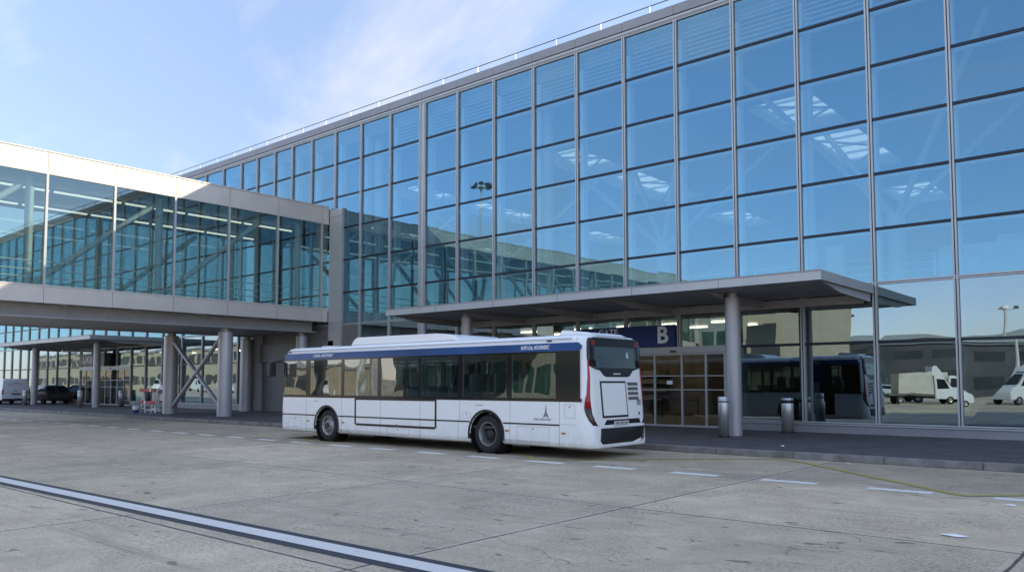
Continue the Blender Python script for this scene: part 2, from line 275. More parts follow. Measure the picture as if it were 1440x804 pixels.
# ------------------------------------------------------------------ mesh helpers
class MB:
    def __init__(s, origin=(0, 0, 0)):
        s.bm = bmesh.new(); s.mats = []; s.o = Vector(origin)
    def mi(s, m):
        if m not in s.mats: s.mats.append(m)
        return s.mats.index(m)
    def face(s, pts, m, smooth=False):
        vs = [s.bm.verts.new(Vector(p)) for p in pts]
        f = s.bm.faces.new(vs); f.material_index = s.mi(m); f.smooth = smooth; return f
    def box(s, x0, x1, y0, y1, z0, z1, m, rz=0, bevel=0):
        c = Vector(((x0 + x1) / 2, (y0 + y1) / 2, (z0 + z1) / 2))
        r = bmesh.ops.create_cube(s.bm, size=1.0)
        T = Matrix.Translation(c) @ Matrix.Rotation(rz, 4, 'Z') @ Matrix.Diagonal((abs(x1 - x0), abs(y1 - y0), abs(z1 - z0), 1))
        bmesh.ops.transform(s.bm, matrix=T, verts=r['verts'])
        k = s.mi(m); fs = set(f for v in r['verts'] for f in v.link_faces)
        for f in fs: f.material_index = k
        if bevel:
            es = list(set(e for v in r['verts'] for e in v.link_edges))
            rr = bmesh.ops.bevel(s.bm, geom=es, offset=bevel, segments=2, affect='EDGES', profile=0.6)
            for f in rr['faces']: f.material_index = k
        return s
    def bar(s, a, b, w, h, m, up=(0, 0, 1)):
        a, b = Vector(a), Vector(b); d = b - a; L_ = d.length; d.normalize(); up = Vector(up)
        if abs(d.dot(up)) > .98: up = Vector((1, 0, 0))
        x = d.cross(up).normalized(); z = x.cross(d)
        r = bmesh.ops.create_cube(s.bm, size=1.0)
        T = Matrix((x, d, z)).transposed().to_4x4(); T.translation = (a + b) / 2
        bmesh.ops.transform(s.bm, matrix=T @ Matrix.Diagonal((w, L_, h, 1)), verts=r['verts'])
        k = s.mi(m)
        for f in set(f for v in r['verts'] for f in v.link_faces): f.material_index = k
        return s
    def tube(s, a, b, r0, m, r1=None, seg=16, caps=True):
        a, b = Vector(a), Vector(b); r1 = r0 if r1 is None else r1
        d = (b - a).normalized(); up = Vector((0, 0, 1)) if abs(d.z) < .95 else Vector((1, 0, 0))
        x = d.cross(up).normalized(); y = d.cross(x); k = s.mi(m)
        ra = [s.bm.verts.new(a + (x * math.cos(t) + y * math.sin(t)) * r0) for t in [2 * math.pi * i / seg for i in range(seg)]]
        rb = [s.bm.verts.new(b + (x * math.cos(t) + y * math.sin(t)) * r1) for t in [2 * math.pi * i / seg for i in range(seg)]]
        for i in range(seg):
            f = s.bm.faces.new((ra[i], ra[(i + 1) % seg], rb[(i + 1) % seg], rb[i])); f.material_index = k; f.smooth = True
        if caps:
            for ring in (ra, rb):
                f = s.bm.faces.new([s.bm.verts.new(v.co) for v in ring]); f.material_index = k
        return s
    def lathe(s, c, axis, prof, m, seg=28):
        """prof: (distance along axis, radius)"""
        c = Vector(c); d = Vector(axis).normalized(); up = Vector((0, 0, 1)) if abs(d.z) < .95 else Vector((1, 0, 0))
        x = d.cross(up).normalized(); y = d.cross(x); k = s.mi(m); prev = None
        for (t, r) in prof:
            ring = [s.bm.verts.new(c + d * t + (x * math.cos(a) + y * math.sin(a)) * max(r, 1e-4)) for a in [2 * math.pi * i / seg for i in range(seg)]]
            if prev:
                for i in range(seg):
                    f = s.bm.faces.new((prev[i], prev[(i + 1) % seg], ring[(i + 1) % seg], ring[i])); f.material_index = k; f.smooth = True
            prev = ring
        return s
    def prism(s, pts, ext, m):
        """polygon pts (3D) pushed along ext"""
        e = Vector(ext); k = s.mi(m)
        a = [s.bm.verts.new(Vector(p)) for p in pts]; b = [s.bm.verts.new(Vector(p) + e) for p in pts]
        fs = [s.bm.faces.new(a), s.bm.faces.new(b)]
        for i in range(len(a)): fs.append(s.bm.faces.new((a[i], a[(i + 1) % len(a)], b[(i + 1) % len(a)], b[i])))
        for f in fs: f.material_index = k
        return s
    def build(s, name, parent=None, smooth=False):
        bmesh.ops.recalc_face_normals(s.bm, faces=s.bm.faces)
        if s.o.length > 0: bmesh.ops.translate(s.bm, verts=s.bm.verts, vec=-s.o)
        me = bpy.data.meshes.new(name); s.bm.to_mesh(me); s.bm.free()
        for m in s.mats: me.materials.append(m)
        if smooth:
            for p in me.polygons: p.use_smooth = True
        o = bpy.data.objects.new(name, me); COL.objects.link(o)
        if parent is not None: o.parent = parent
        else: o.location = s.o
        return o
def tag(o, label=None, cat=None, group=None, kind=None):
    if label: o['label'] = label
    if cat: o['category'] = cat
    if group: o['group'] = group
    if kind: o['kind'] = kind
    return o
def thing(name, loc, label, cat, group=None, rz=0):
    o = bpy.data.objects.new(name, None); COL.objects.link(o); o.location = loc; o.rotation_euler = (0, 0, rz)
    o.empty_display_size = 0.3
    return tag(o, label, cat, group)
def kids(o): return [c for c in bpy.data.objects if c.parent == o]
def copy_tree(o, parent=None):
    c = o.copy(); COL.objects.link(c)
    if parent is not None: c.parent = parent
    for ch in kids(o): copy_tree(ch, c)
    return c
def text(body, size, m, parent, mat4, name='lettering', extrude=0.004, xscale=1.0, align='CENTER', bold=0.0, shear=0.0):
    cu = bpy.data.curves.new(name, 'FONT'); cu.body = body; cu.size = size; cu.extrude = extrude; cu.align_x = align; cu.align_y = 'CENTER'; cu.offset = bold; cu.shear = shear
    cu.resolution_u = 3
    t = bpy.data.objects.new('tmp', cu); COL.objects.link(t)
    bpy.context.view_layer.update()
    dg = bpy.context.evaluated_depsgraph_get(); me = bpy.data.meshes.new_from_object(t.evaluated_get(dg)); me.name = name
    bpy.data.objects.remove(t); me.materials.clear(); me.materials.append(m)
    me.transform(mat4 @ Matrix.Diagonal((xscale, 1, 1, 1)))
    o = bpy.data.objects.new(name, me); COL.objects.link(o)
    if parent is not None: o.parent = parent
    return o
FACE_S = Matrix.Rotation(R(90), 4, 'X')                       # text that faces -Y
FACE_E = Matrix.Rotation(R(90), 4, 'Z') @ FACE_S              # text that faces +X

# ------------------------------------------------------------------ ground
KY = -7.65; KH = 0.146
g = MB(); g.face([(-900, -900, 0), (900, -900, 0), (900, 900, 0), (-900, 900, 0)], M['concrete']); tag(g.build('ground'), kind='structure')
p = MB(); p.box(-140, 60, KY + 0.28, 0.60, 0.002, KH, M['asphalt']); tag(p.build('pavement'), kind='structure')
k = MB(); x = -140.0
while x < 60:
    L_ = 1.98 + random.uniform(-.25, .02); dz = random.uniform(-.004, .004)
    k.box(x, x + L_ - 0.014, KY + random.uniform(-.006, .006), KY + 0.277, 0.003, KH + 0.004 + dz, M['kerb'], bevel=0.012); x += L_
k.box(-140, 60, KY + 0.02, KY + .26, 0.003, KH - .02, M['alu_dark'])
tag(k.build('kerb'), kind='structure')
dsh = MB()
for i in range(-14, 28):
    xs = -38.01 + 1.8555 * i
    dsh.face([(xs, -11.97, .004), (xs + 1.0, -11.97, .004), (xs + 1.0, -11.70, .004), (xs, -11.70, .004)], M['paint'])
for (x0, x1, y0, y1) in ((-58.0, -51.5, -8.95, -8.75), (-56.0, -52.8, -9.9, -9.75), (-52.2, -50.9, -10.9, -10.75), (-50.0, -48.0, -9.6, -9.45)):
    dsh.face([(x0, y0, .004), (x1, y0, .004), (x1, y1, .004), (x0, y1, .004)], M['paint'])
tag(dsh.build('lane_marking'), kind='structure')
def strip(mb, a, b, w, m, z):
    a = Vector((*a, 0)); b = Vector((*b, 0)); d = (b - a).normalized(); n_ = Vector((-d.y, d.x, 0)) * w / 2
    mb.face([(*(a - n_).xy, z), (*(b - n_).xy, z), (*(b + n_).xy, z), (*(a + n_).xy, z)], m)
zz = MB()
pts = [(-19.5, -7.9), (-15.4, -11.75), (-11.0, -7.9), (-6.45, -11.6), (-2.2, -7.85), (-1.41, -8.39), (2.4, -11.87), (6.6, -7.9), (11, -11.8)]
for i, (a, b) in enumerate(zip(pts, pts[1:])): strip(zz, a, b, 0.16, M['yellow'], .006 + .0005 * i)
strip(zz, (-60, -7.9), (-38, -7.95), .09, M['yellow'], .006); strip(zz, (-38.0, -8.1), (-36.4, -9.7), .1, M['yellow'], .0062)
tag(zz.build('yellow_marking'), kind='structure')
st = MB(); ys = lambda x: -20.34 + .0204 * (x + .9)
def yl(off, w, m, z): strip(st, (-45, ys(-45) + off), (12, ys(12) + off), w, m, z)
yl(-0.125, 0.52, M['stripe_dark'], .004); yl(-0.125, 0.25, M['stripe_white'], .008)
tag(st.build('broad_stripe'), kind='structure')

# ------------------------------------------------------------------ main terminal
ZR = [15.27, 13.5, 11.69, 9.97, 8.24, 6.51, 4.82, 3.0, 0.45]
XM = [43.32, 41.04, 38.76, 36.48, 34.2, 31.92, 29.64, 27.36, 25.08, 22.8, 20.52, 18.24, 15.96, 13.68, 11.4, 9.12, 6.84, 4.56, 2.28] + [-2.28 * i for i in range(10)] + [-22.9, -25.27, -27.58, -29.77, -31.92, -33.8, -35.59, -37.46, -39.25, -41.37, -43.54, -46.2, -48.97, -51.41, -53.69, -56.02, -58.26, -60.51, -62.7, -65.1, -67.56, -69.72, -71.88, -74.17, -76.21, -78.32, -80.38] + [-80.38 - 2.2 * i for i in range(1, 14)]
XL, XR = XM[-1], XM[0]
term = thing('airport_terminal', (0, 0, 0), 'long glass-fronted terminal with blue sky-reflecting curtain wall and flat grey roof edge', 'building')
DOORS = (-13.68, -6.84); LDOORS = (-62.7, -53.69); BLANK = (-38.9, -27.58)
def pane_quad(mb, x0, x1, z0, z1, m, y=0.0):
    # every pane sits a hair out of true, as real glazing does
    a = [random.uniform(-.004, .004) for _ in range(4)]
    mb.face([(x0, y + a[0], z0), (x1, y + a[1], z0), (x1, y + a[2], z1), (x0, y + a[3], z1)], m)
cnt = 0; rest = MB()
order = sorted(range(len(XM) - 1), key=lambda i: abs((XM[i] + XM[i + 1]) / 2 - 1.2))
for i in order:
    x1, x0 = XM[i], XM[i + 1]
    for r in range(8):
        z1, z0 = ZR[r], ZR[r + 1]; xm = (x0 + x1) / 2
        if r == 7 and (DOORS[0] < xm < DOORS[1] or LDOORS[0] < xm < LDOORS[1]): continue
        if r >= 6 and BLANK[0] < xm < BLANK[1]: continue
        mm = M['glass'] if r < 6 else M['glass_low']
        if x1 <= 2.3 and cnt < 100:
            q = MB(); pane_quad(q, x0 + .05, x1 - .05, z0 + .03, z1 - .03, mm); q.build('glass_pane', term); cnt += 1
        else: pane_quad(rest, x0 + .05, x1 - .05, z0 + .03, z1 - .03, mm)
tag(rest.build('glazing', term), kind='stuff')
for x in XM:
    q = MB(); zb = 0.45
    wide = abs(x + 22.9) < .01
    if BLANK[0] - .2 < x < BLANK[1] - .2 or (DOORS[0] + .1 < x < DOORS[1] - .1) or (LDOORS[0] + .1 < x < LDOORS[1] - .1): zb = 4.9 if BLANK[0] - .2 < x < BLANK[1] else 3.0
    for dx in ((-.16, .16) if wide else (0,)):
        q.box(x + dx - .066, x + dx - .016, -.085, .03, zb, 15.27, M['alu']); q.box(x + dx + .016, x + dx + .066, -.085, .03, zb, 15.27, M['alu'])
        q.box(x + dx - .018, x + dx + .018, -.045, .03, zb, 15.27, M['transom'])
        q.box(x + dx - .09, x + dx + .09, .30, .60, zb, 14.6, M['fin'])
    if wide: q.box(x - .1, x + .1, -.05, .06, zb, 15.27, M['alu'])
    q.build('mullion', term)
def spans(a, b, cuts):
    res = [(a, b)]
    for c0, c1 in cuts:
        nr = []
        for s0, s1 in res:
            if c1 <= s0 or c0 >= s1: nr.append((s0, s1)); continue
            if c0 > s0: nr.append((s0, c0))
            if c1 < s1: nr.append((c1, s1))
        res = nr
    return res
for r, z in enumerate(ZR):
    light_grey = r in (0, 6, 8); mm = M['alu'] if light_grey else M['transom']; h = .045 if not light_grey else .05  # top, canopy-level and sill rows are light grey aluminium, the others dark
    cuts = []
    if r == 7: cuts = [DOORS, LDOORS, BLANK]
    if r == 8: cuts = [DOORS, LDOORS, BLANK]
    for s0, s1 in spans(XL, XR, cuts):
        q = MB(); q.box(s0, s1, -.035 if not light_grey else -.07, .028, z - h, z + h, mm)
        if light_grey: q.box(s0, s1, -.075, -.03, z - .008, z + .008, M['transom'])
        q.box(s0, s1, .12, .29, z - .10, z + .02, M['fin'])
        q.build('transom', term)
q = MB()
for s0, s1 in spans(XL, XR, [DOORS, LDOORS, BLANK]): MB().box(s0, s1, -.02, .3, KH, .398, M['panel']).build('plinth', term)
# parapet of panels, one joint at every mullion
q = MB(); q.box(XL, XR, -.10, .3, 15.325, 15.42, M['alu']); q.box(XL, XR, -.06, .3, 15.42, 15.445, M['transom'])
for a, b in zip(XM[1:], XM): q.box(a + .008, b - .008, -.14, .35, 15.446, 15.80, M['panel'])
q.box(XL, XR, -.12, .34, 15.45, 15.79, M['alu_dark']); q.build('parapet', term)
rail = MB().tube((XL, .15, 16.22), (XR, .15, 16.22), .018, M['alu_dark'], seg=6); rail = rail.build('roof_rail', term)
for x in XM[8:56]:
    MB().box(x - 1.2, x - 1.17, .13, .16, 15.8, 16.22, M['alu']).build('post', rail)
# roof with real skylight openings
q = MB(); SKX = [(-10.5 - 13.0 * k_, -7.4 - 13.0 * k_) for k_ in range(-3, 7)]; SKY = [(9.0, 14.2), (15.6, 23.6), (29.5, 36)]
RB, RT, RY0, RY1 = 14.62, 15.3, .345, 38
xs = sorted([XL, XR] + [v for a in SKX for v in a if XL < v < XR])
for a, b in zip(xs, xs[1:]):
    if any(abs(a - s[0]) < .01 for s in SKX):
        yy = [RY0] + [v for s in SKY for v in s] + [RY1]
        for j in range(0, len(yy), 2): q.box(a, b, yy[j], yy[j + 1], RB, RT, M['ceiling'])
    else: q.box(a, b, RY0, RY1, RB, RT, M['ceiling'])
q.build('roof', term)
for a in SKX:
    for b in SKY:
        q = MB()
        for t in range(5):
            y = b[0] + (b[1] - b[0]) * (t + .5) / 5; q.box(a[0], a[1], y - .05, y + .05, 15.0, 15.12, M['white_in'])
        q.bar((a[0], b[0], 14.66), (a[1], (b[0] + b[1]) / 2, 14.66), .1, .1, M['grey_in']); q.bar((a[1], (b[0] + b[1]) / 2, 14.72), (a[0], b[1], 14.72), .1, .1, M['grey_in'])
        sk = q.build('skylight', term)
        MB().box(a[0] - .05, a[1] + .05, b[0] - .05, b[1] + .05, 15.31, 15.34, M['opal']).build('pane', sk)
q = MB(); q.box(XL, XR, .55, RY1, 4.35, 4.78, M['floor_in']); q.build('upper_floor', term)
q = MB(); q.box(XL, XR, RY1, RY1 + .3, .1, 15.5, M['grey_in']); q.box(XL - .3, XL, 0, RY1 + .3, .1, 15.8, M['panel']); q.box(XR, XR + .3, -.1, RY1 + .3, .1, 15.8, M['panel']); q.build('wall', term)
q = MB(); q.box(XL, XR, .6, RY1, .10, .152, M['floor_in']); q.build('ground_floor', term)
q = MB()
for (a, b, mm) in ((-140, -38, 'grey_in'), (-38, -19.0, 'dark_in'), (-19, -17.2, 'beige_in'), (-17.2, -16.4, 'dark_in'), (-16.4, -12.6, 'beige_in'), (-12.6, 43, 'dark_in')):
    q.box(max(a, XL), min(b, XR), 9.0, 9.2, .155, 4.34, M[mm])
q.build('partition', term)
q = MB()
for x in [-60, -52, -44, -21, -17.6, -15.2, -12.8, -10.4]: q.box(x, x + .9, 5.0, 5.25, 4.28, 4.33, M['glow']); q.box(x, x + .9, 7.4, 7.65, 4.28, 4.33, M['glow'])
q.build('added_light_panel', term)  # glowing ceiling panels added to brighten the dark ground floor behind the doors
q = MB()
for z_ in (.9, 1.3, 1.7, 2.1): q.box(-16.2, -14.6, 8.5, 8.98, z_, z_ + .04, M['grey_in']); q.box(-16.1, -15.2, 8.6, 8.9, z_ + .045, z_ + .25, M['grey_in']); q.box(-15.1, -14.7, 8.6, 8.9, z_ + .045, z_ + .22, M['beige_in'])
q.build('shelf', term)
q = MB(); q.tube((-13.4, 6.0, .16), (-13.4, 6.0, 1.15), .03, M['bus_skirt'], seg=8); q.tube((-11.6, 6.0, .16), (-11.6, 6.0, 1.15), .03, M['bus_skirt'], seg=8); q.box(-13.4, -11.6, 5.98, 6.02, .95, 1.02, M['navy']); q.build('queue_barrier', term)
for k_ in range(-1, 8):
    x = -4.75 - 11.4 * k_
    q = MB(); q.tube((x, 1.15, .15), (x, 1.15, 14.6), .26, M['white_in']); q.build('interior_column', term)
for k_ in range(-1, 5):
    x = -4.3 - 11.4 * k_; q = MB(); q.tube((x, 10.2, 4.8), (x, 10.2, 8.8), .35, M['white_in'])
    q.tube((x, 10.2, 4.8), (x, 10.2, 5.9), .5, M['white_in'])
    for dx, dy in ((4.6, 4.6), (-4.6, 4.6), (4.6, -5.5), (-4.6, -5.5)): q.tube((x, 10.2, 8.7), (x + dx, 10.2 + dy, 14.6), .13, M['white_in'])
    q.build('tree_column', term)
q = MB()
for x in range(-40, 16, 3): q.box(x, x + .05, 1.8, 1.85, 4.8, 5.85, M['white_in'])
for z in (5.1, 5.35, 5.6, 5.85): q.tube((-44, 1.82, z), (18, 1.82, z), .022, M['white_in'], seg=6)
q.build('balustrade', term)
q = MB()
for (x, y, w, h) in ((-2.2, 8, 4.2, 2.2), (3, 7, 3, 2.6), (-7.6, 11, .8, 3.2), (6, 8, 4, 2.4), (-14, 14, 2, 2.2), (-1.2, 14, 1.2, 3.4), (1.6, 11, .8, 4.2)): q.box(x, x + w, y, y + .3, 4.79, 4.79 + h, M['white_in'])
q.build('interior_kiosk', term)
for i in range(19, 30):                                             # slatted blinds behind the top row
    a, b = XM[i + 1] + .12, XM[i] - .12; q = MB()
    for t in range(9): q.bar((a, .36, 13.62 + t * .17), (b, .36, 13.62 + t * .17), .10, .03, M['white_in'])
    q.build('blind', term)
# grey clad stretch under and beside the footbridge
q = MB()
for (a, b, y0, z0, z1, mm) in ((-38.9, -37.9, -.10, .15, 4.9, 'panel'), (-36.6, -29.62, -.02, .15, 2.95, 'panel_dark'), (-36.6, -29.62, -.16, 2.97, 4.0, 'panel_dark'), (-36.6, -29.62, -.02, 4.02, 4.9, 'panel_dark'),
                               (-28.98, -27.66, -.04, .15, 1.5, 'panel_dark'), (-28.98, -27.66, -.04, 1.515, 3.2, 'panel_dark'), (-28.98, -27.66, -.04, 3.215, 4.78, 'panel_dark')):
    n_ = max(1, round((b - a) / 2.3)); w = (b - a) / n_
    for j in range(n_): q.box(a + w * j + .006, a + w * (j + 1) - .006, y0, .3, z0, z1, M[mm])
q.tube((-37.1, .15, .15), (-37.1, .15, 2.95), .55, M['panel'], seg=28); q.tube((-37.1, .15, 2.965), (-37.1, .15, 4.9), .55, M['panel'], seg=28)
q.box(-38.9, -27.6, .02, .25, .15, 4.9, M['alu_dark'])
q.build('cladding', term)
q = MB(); q.box(-30.07, -29.0, -.16, .28, .15, 4.92, M['alu']); q.box(-30.07, -29.0, -.16, .28, 4.935, 10.6, M['alu']); q.box(-30.07, -29.0, -.16, .28, 10.615, 11.02, M['alu'])
q.build('corner_pillar', term)
for x in (-64.2, -74.0):
    MB().box(x - .45, x + .45, .3, .7, .15, 13.6, M['transom']).build('dark_upright', term)  # plain dark uprights set just behind the glass

# doors: leaves of framed glass with two rails
def door(x0, x1, leaves, lab):
    d = tag(MB().box(x0, x1, -.10, .12, 2.83, 3.06, M['alu']).box(x0 + (x1 - x0) * .62, x0 + (x1 - x0) * .62 + .22, -.16, -.1, 2.86, 2.92, M['bus_skirt']).build('entrance_door', term), lab)
    for a, b in zip(leaves, leaves[1:]):
        lf = MB()
        for xx in (a + .02, b - .02): lf.box(xx - .018, xx + .018, -.05, .03, .16, 2.825, M['alu'])
        for z, h in ((.20, .035), (1.5, .018), (2.0, .018), (2.79, .03)): lf.box(a + .039, b - .039, -.045, .025, z - h, z + h, M['alu'])
        lf = lf.build('door_leaf', d); gq = MB(); pane_quad(gq, a + .04, b - .04, .22, 2.78, M['glass_door'], -.01); gq.build('pane', lf)
    return d
door(-13.68, -6.84, [-13.62, -12.7, -11.75, -11.15, -10.16, -9.03, -8.07, -7.34, -6.9], 'glazed sliding doors under the blue gate sign')
door(-62.7, -53.69, [-62.6, -61.6, -60.4, -59.2, -58.0, -57.0, -55.9, -54.8, -53.8], 'sliding doors of the far left entrance')
MB().box(-9.64, -9.40, -.075, -.06, 1.69, 1.83, M['sign_white'], bevel=.006).build('door_sticker', term)
MB().box(-4.35, -3.95, .25, .27, 1.75, 2.35, M['navy']).build('window_poster', term)

sg = tag(MB((-11.4, -.2, 3.44)).box(-13.60, -9.22, -.20, -.10, 3.075, 3.87, M['navy']).build('gate_sign'), 'dark blue sign reading GATE and a big letter B above the doors', 'sign')
text('GATE', .36, M['sign_white'], sg, Matrix.Translation((-12.12 + 11.4, -.006, 3.66 - 3.44)) @ FACE_S, bold=.004)
text('B', .86, M['sign_white'], sg, Matrix.Translation((-9.72 + 11.4, -.006, 3.475 - 3.44)) @ FACE_S, bold=.022)
s2 = tag(MB((-60.9, -.2, 3.6)).box(-62.3, -59.5, -.28, -.12, 3.15, 4.0, M['sign_grey']).build('gate_sign'), 'dark grey sign with pale letters LIK8 over the far left entrance', 'sign')
text('LIK8', .78, M['sign_white'], s2, Matrix.Translation((.15, -.085, -.03)) @ FACE_S, bold=.01, xscale=1.15)
tag(MB((-57.6, -.2, 3.6)).box(-58.5, -56.9, -.6, -.12, 3.1, 4.05, M['sign_grey'], bevel=.01).build('sign_box'), 'blank dark sign box right of the LIK8 sign', 'sign')

# ------------------------------------------------------------------ canopies
def canopy(x0, x1, yf, zt, label):
    o = ((x0 + x1) / 2, yf / 2, KH)
    c = thing('entrance_canopy', o, label, 'canopy', 'canopies over the terminal entrances')
    q = MB(o)                                                       # folded metal edge
    q.box(x0, x1, yf, yf + .07, zt - .27, zt, M['alu']); q.box(x1 - .07, x1, yf + .072, -.13, zt - .27, zt - .001, M['alu']); q.box(x0, x0 + .07, yf + .072, -.13, zt - .27, zt - .001, M['alu'])
    q.box(x0, x1, yf - .012, yf, zt - .035, zt + .006, M['panel'])
    xj = x0 + 2.95
    while xj < x1 - 1: q.box(xj - .006, xj + .006, yf - .003, yf + .01, zt - .268, zt - .036, M['alu_dark']); xj += 2.95
    q.build('edge_fascia', c)
    q = MB(o); q.box(x0 + .072, x1 - .072, yf + .072, -.13, zt - .06, zt - .005, M['panel']); q.build('roof', c)
    q = MB(o); nb = 15; w = (x1 - x0 - .3) / nb
    for j in range(nb):
        for (a, b) in ((yf + .12, yf * .52), (yf * .52 + .03, -.2)): q.box(x0 + .15 + w * j + .02, x0 + .15 + w * (j + 1) - .02, a, b, zt - .25, zt - .22, M['soffit'])
    q.build('soffit', c)
    for j in range(0, nb + 1, 3):
        xx = x0 + .15 + w * j
        q = MB(o); q.prism([(xx - .05, yf + .35, zt - .26), (xx - .05, -.14, zt - .26), (xx - .05, -.14, zt - .52), (xx - .05, yf * .62, zt - .46)], (.1, 0, 0), M['soffit']); q.build('rafter', c)
    q = MB(o); q.box(x0 + .3, x1 - .3, -.14, -.09, zt - .55, zt - .28, M['soffit']); q.build('wall_beam', c)
    for xc in (x1 - 3.33, x0 + 3.0):
        q = MB(o); q.tube((xc, -3.0, KH), (xc, -3.0, zt - .40), .23, M['steel'], seg=32); q.tube((xc, -3.0, zt - .40), (xc, -3.0, zt - .262), .16, M['steel'], seg=24); q.build('pillar', c)
    return c
canopy(-20.0, -2.28, -4.66, 4.76, 'flat grey canopy on round pillars in front of the gate B doors')
canopy(-66.5, -48.8, -4.8, 4.88, 'flat grey canopy on round pillars over the far left entrance, beyond the footbridge')

# ------------------------------------------------------------------ footbridge
bx0, bx1 = -38.2, -30.1; BE = -41.0
fb = thing('footbridge', (-34.1, -8, 0), 'raised glass-sided footbridge with pale panels joining the terminal from the left', 'footbridge')
FO = (-34.1, -8, 0)
BYm = [-.6 - 2.655 * i for i in range(16)]
ends = [-.18] + BYm
for side, xf, sgn in ((0, bx1, 1), (1, bx0, -1)):
    q = MB(FO); q2 = MB(FO)
    for a, b in zip(ends, ends[1:]):
        q.box(xf - .09 * sgn, xf, b + .008, a - .008, 10.30, 11.15, M['fascia']); q2.box(xf - .09 * sgn, xf, b + .008, a - .008, 5.0, 5.66, M['fascia'])
    q.box(xf - .12 * sgn, xf - .01 * sgn, BE, -.18, 10.30, 11.14, M['alu_dark']); q.box(xf - .2 * sgn, xf + .03 * sgn, BE, -.18, 11.15, 11.20, M['fascia']); q.box(xf - .1 * sgn, xf + .015 * sgn, BE, -.18, 10.235, 10.295, M['fascia'])
    q2.box(xf - .12 * sgn, xf - .01 * sgn, BE, -.18, 5.0, 5.655, M['alu_dark']); q2.box(xf - .1 * sgn, xf + .015 * sgn, BE, -.18, 5.665, 5.72, M['fascia'])
    q.build('upper_fascia', fb); q2.build('lower_fascia', fb)
    for y in BYm:
        MB(FO).box(xf - .16 * sgn, xf + .012 * sgn, y - .045, y + .045, 5.722, 10.233, M['alu']).build('mullion', fb)
    for a, b in zip(ends, ends[1:]):
        w = MB(FO); t = [random.uniform(-.002, .002) for _ in range(4)]; X_ = xf - .04 * sgn
        w.face([(X_ + t[0], b + .046, 5.722), (X_ + t[1], a - .046, 5.722), (X_ + t[2], a - .046, 10.233), (X_ + t[3], b + .046, 10.233)], M['glass_bridge']); w.build('window', fb)
q = MB(FO); q.box(bx0 + .13, bx1 - .13, BE, -.2, 11.0, 11.17, M['alu_dark']); q.build('roof', fb)
q = MB(FO); q.box(bx0 + .14, bx1 - .14, BE, -.2, 10.22, 10.3, M['ceiling'])
for y in range(-40, 0, 2): q.box(bx0 + .2, bx1 - .2, y, y + .12, 10.08, 10.219, M['ceiling'])
q.build('ceiling', fb)
for xl in (-32.2, -36.0):
    q = MB(FO)
    for y in range(-40, -1, 3): q.box(xl - .06, xl + .06, y + .1, y + 2.9, 9.98, 10.05, M['lamp'])
    q.build('strip_light', fb)
q = MB(FO); q.box(bx0 + .13, bx1 - .13, BE, -.2, 5.25, 5.6, M['grey_in']); q.build('floor', fb)
q = MB(FO); q.box(bx0 + .13, bx1 - .13, BE, -.2, 5.03, 5.12, M['soffit']); q.box(bx0 + 1.0, bx1 - 1.0, BE, -.45, 4.52, 5.02, M['soffit'])
for xx in (bx1 - .95, bx0 + .95): q.box(xx - .18, xx + .18, BE, -.4, 4.46, 4.52, M['steel'])
for y in range(-40, 0, 3): q.box(bx0 + .3, bx1 - .3, y, y + .1, 4.95, 5.029, M['soffit'])
q.build('underside', fb)
for xx, up in ((bx1 - .75, 1), (bx0 + .75, 1)):
    for i in range(0, 14, 2):
        ya, yb = BYm[i] - .0, BYm[i + 2] if i + 2 < len(BYm) else BYm[-1]
        if i == 0: ya = -3.8
        else: ya = -3.8 - 5.31 * (i // 2)
        yb = ya - 5.31
        if yb < BE: break
        if xx < -34 and (i // 2) % 2: continue
        MB(FO).tube((xx, ya, 9.95), (xx, yb + .3, 5.75), .125, M['green_in'], seg=14).build('brace', fb)
        MB(FO).tube((xx, yb + .15, 5.6), (xx, yb + .15, 10.2), .16, M['green_in'], seg=14).build('post', fb)
    MB(FO).tube((xx, -1.6, 5.6), (xx, -1.6, 10.2), .16, M['green_in'], seg=14).build('post', fb)
for xx in (bx1 - .35, bx0 + .35):
    q = MB(FO)
    for z in (6.05, 6.35, 6.7): q.tube((xx, BE, z), (xx, -.4, z), .025, M['white_in'], seg=6)
    q.build('handrail', fb)
for (x, y, r_) in ((-31.5, -5.2, .35), (-37.1, -5.2, .37), (-31.6, -.75, .30), (-37.1, -.75, .32), (-31.5, -26.5, .35), (-37.1, -26.5, .37)):
    q = MB(FO); q.tube((x, y, KH if y > KY else 0), (x, y, 4.30), r_, M['steel'], seg=36); q.tube((x, y, 4.30), (x, y, 4.46), r_ * .62, M['steel'], seg=24)
    q.tube((x, y, 4.28), (x, y, 4.31), r_ * 1.02, M['panel_dark'], seg=36); q.build('pillar', fb)
for yb in (-5.2,):
    for a, b in (((-37.1, 4.2), (-31.6, .35)), ((-37.0, .35), (-31.6, 4.2))):
        MB(FO).tube((a[0], yb, a[1]), (b[0], yb + .06 * (1 if a[1] > 1 else -1), b[1]), .11, M['steel'], seg=16).build('cross_brace', fb)
q = MB(FO); q.box(bx0, bx1, BE - .1, BE, 4.9, 11.18, M['fascia']); q.build('end_wall', fb)

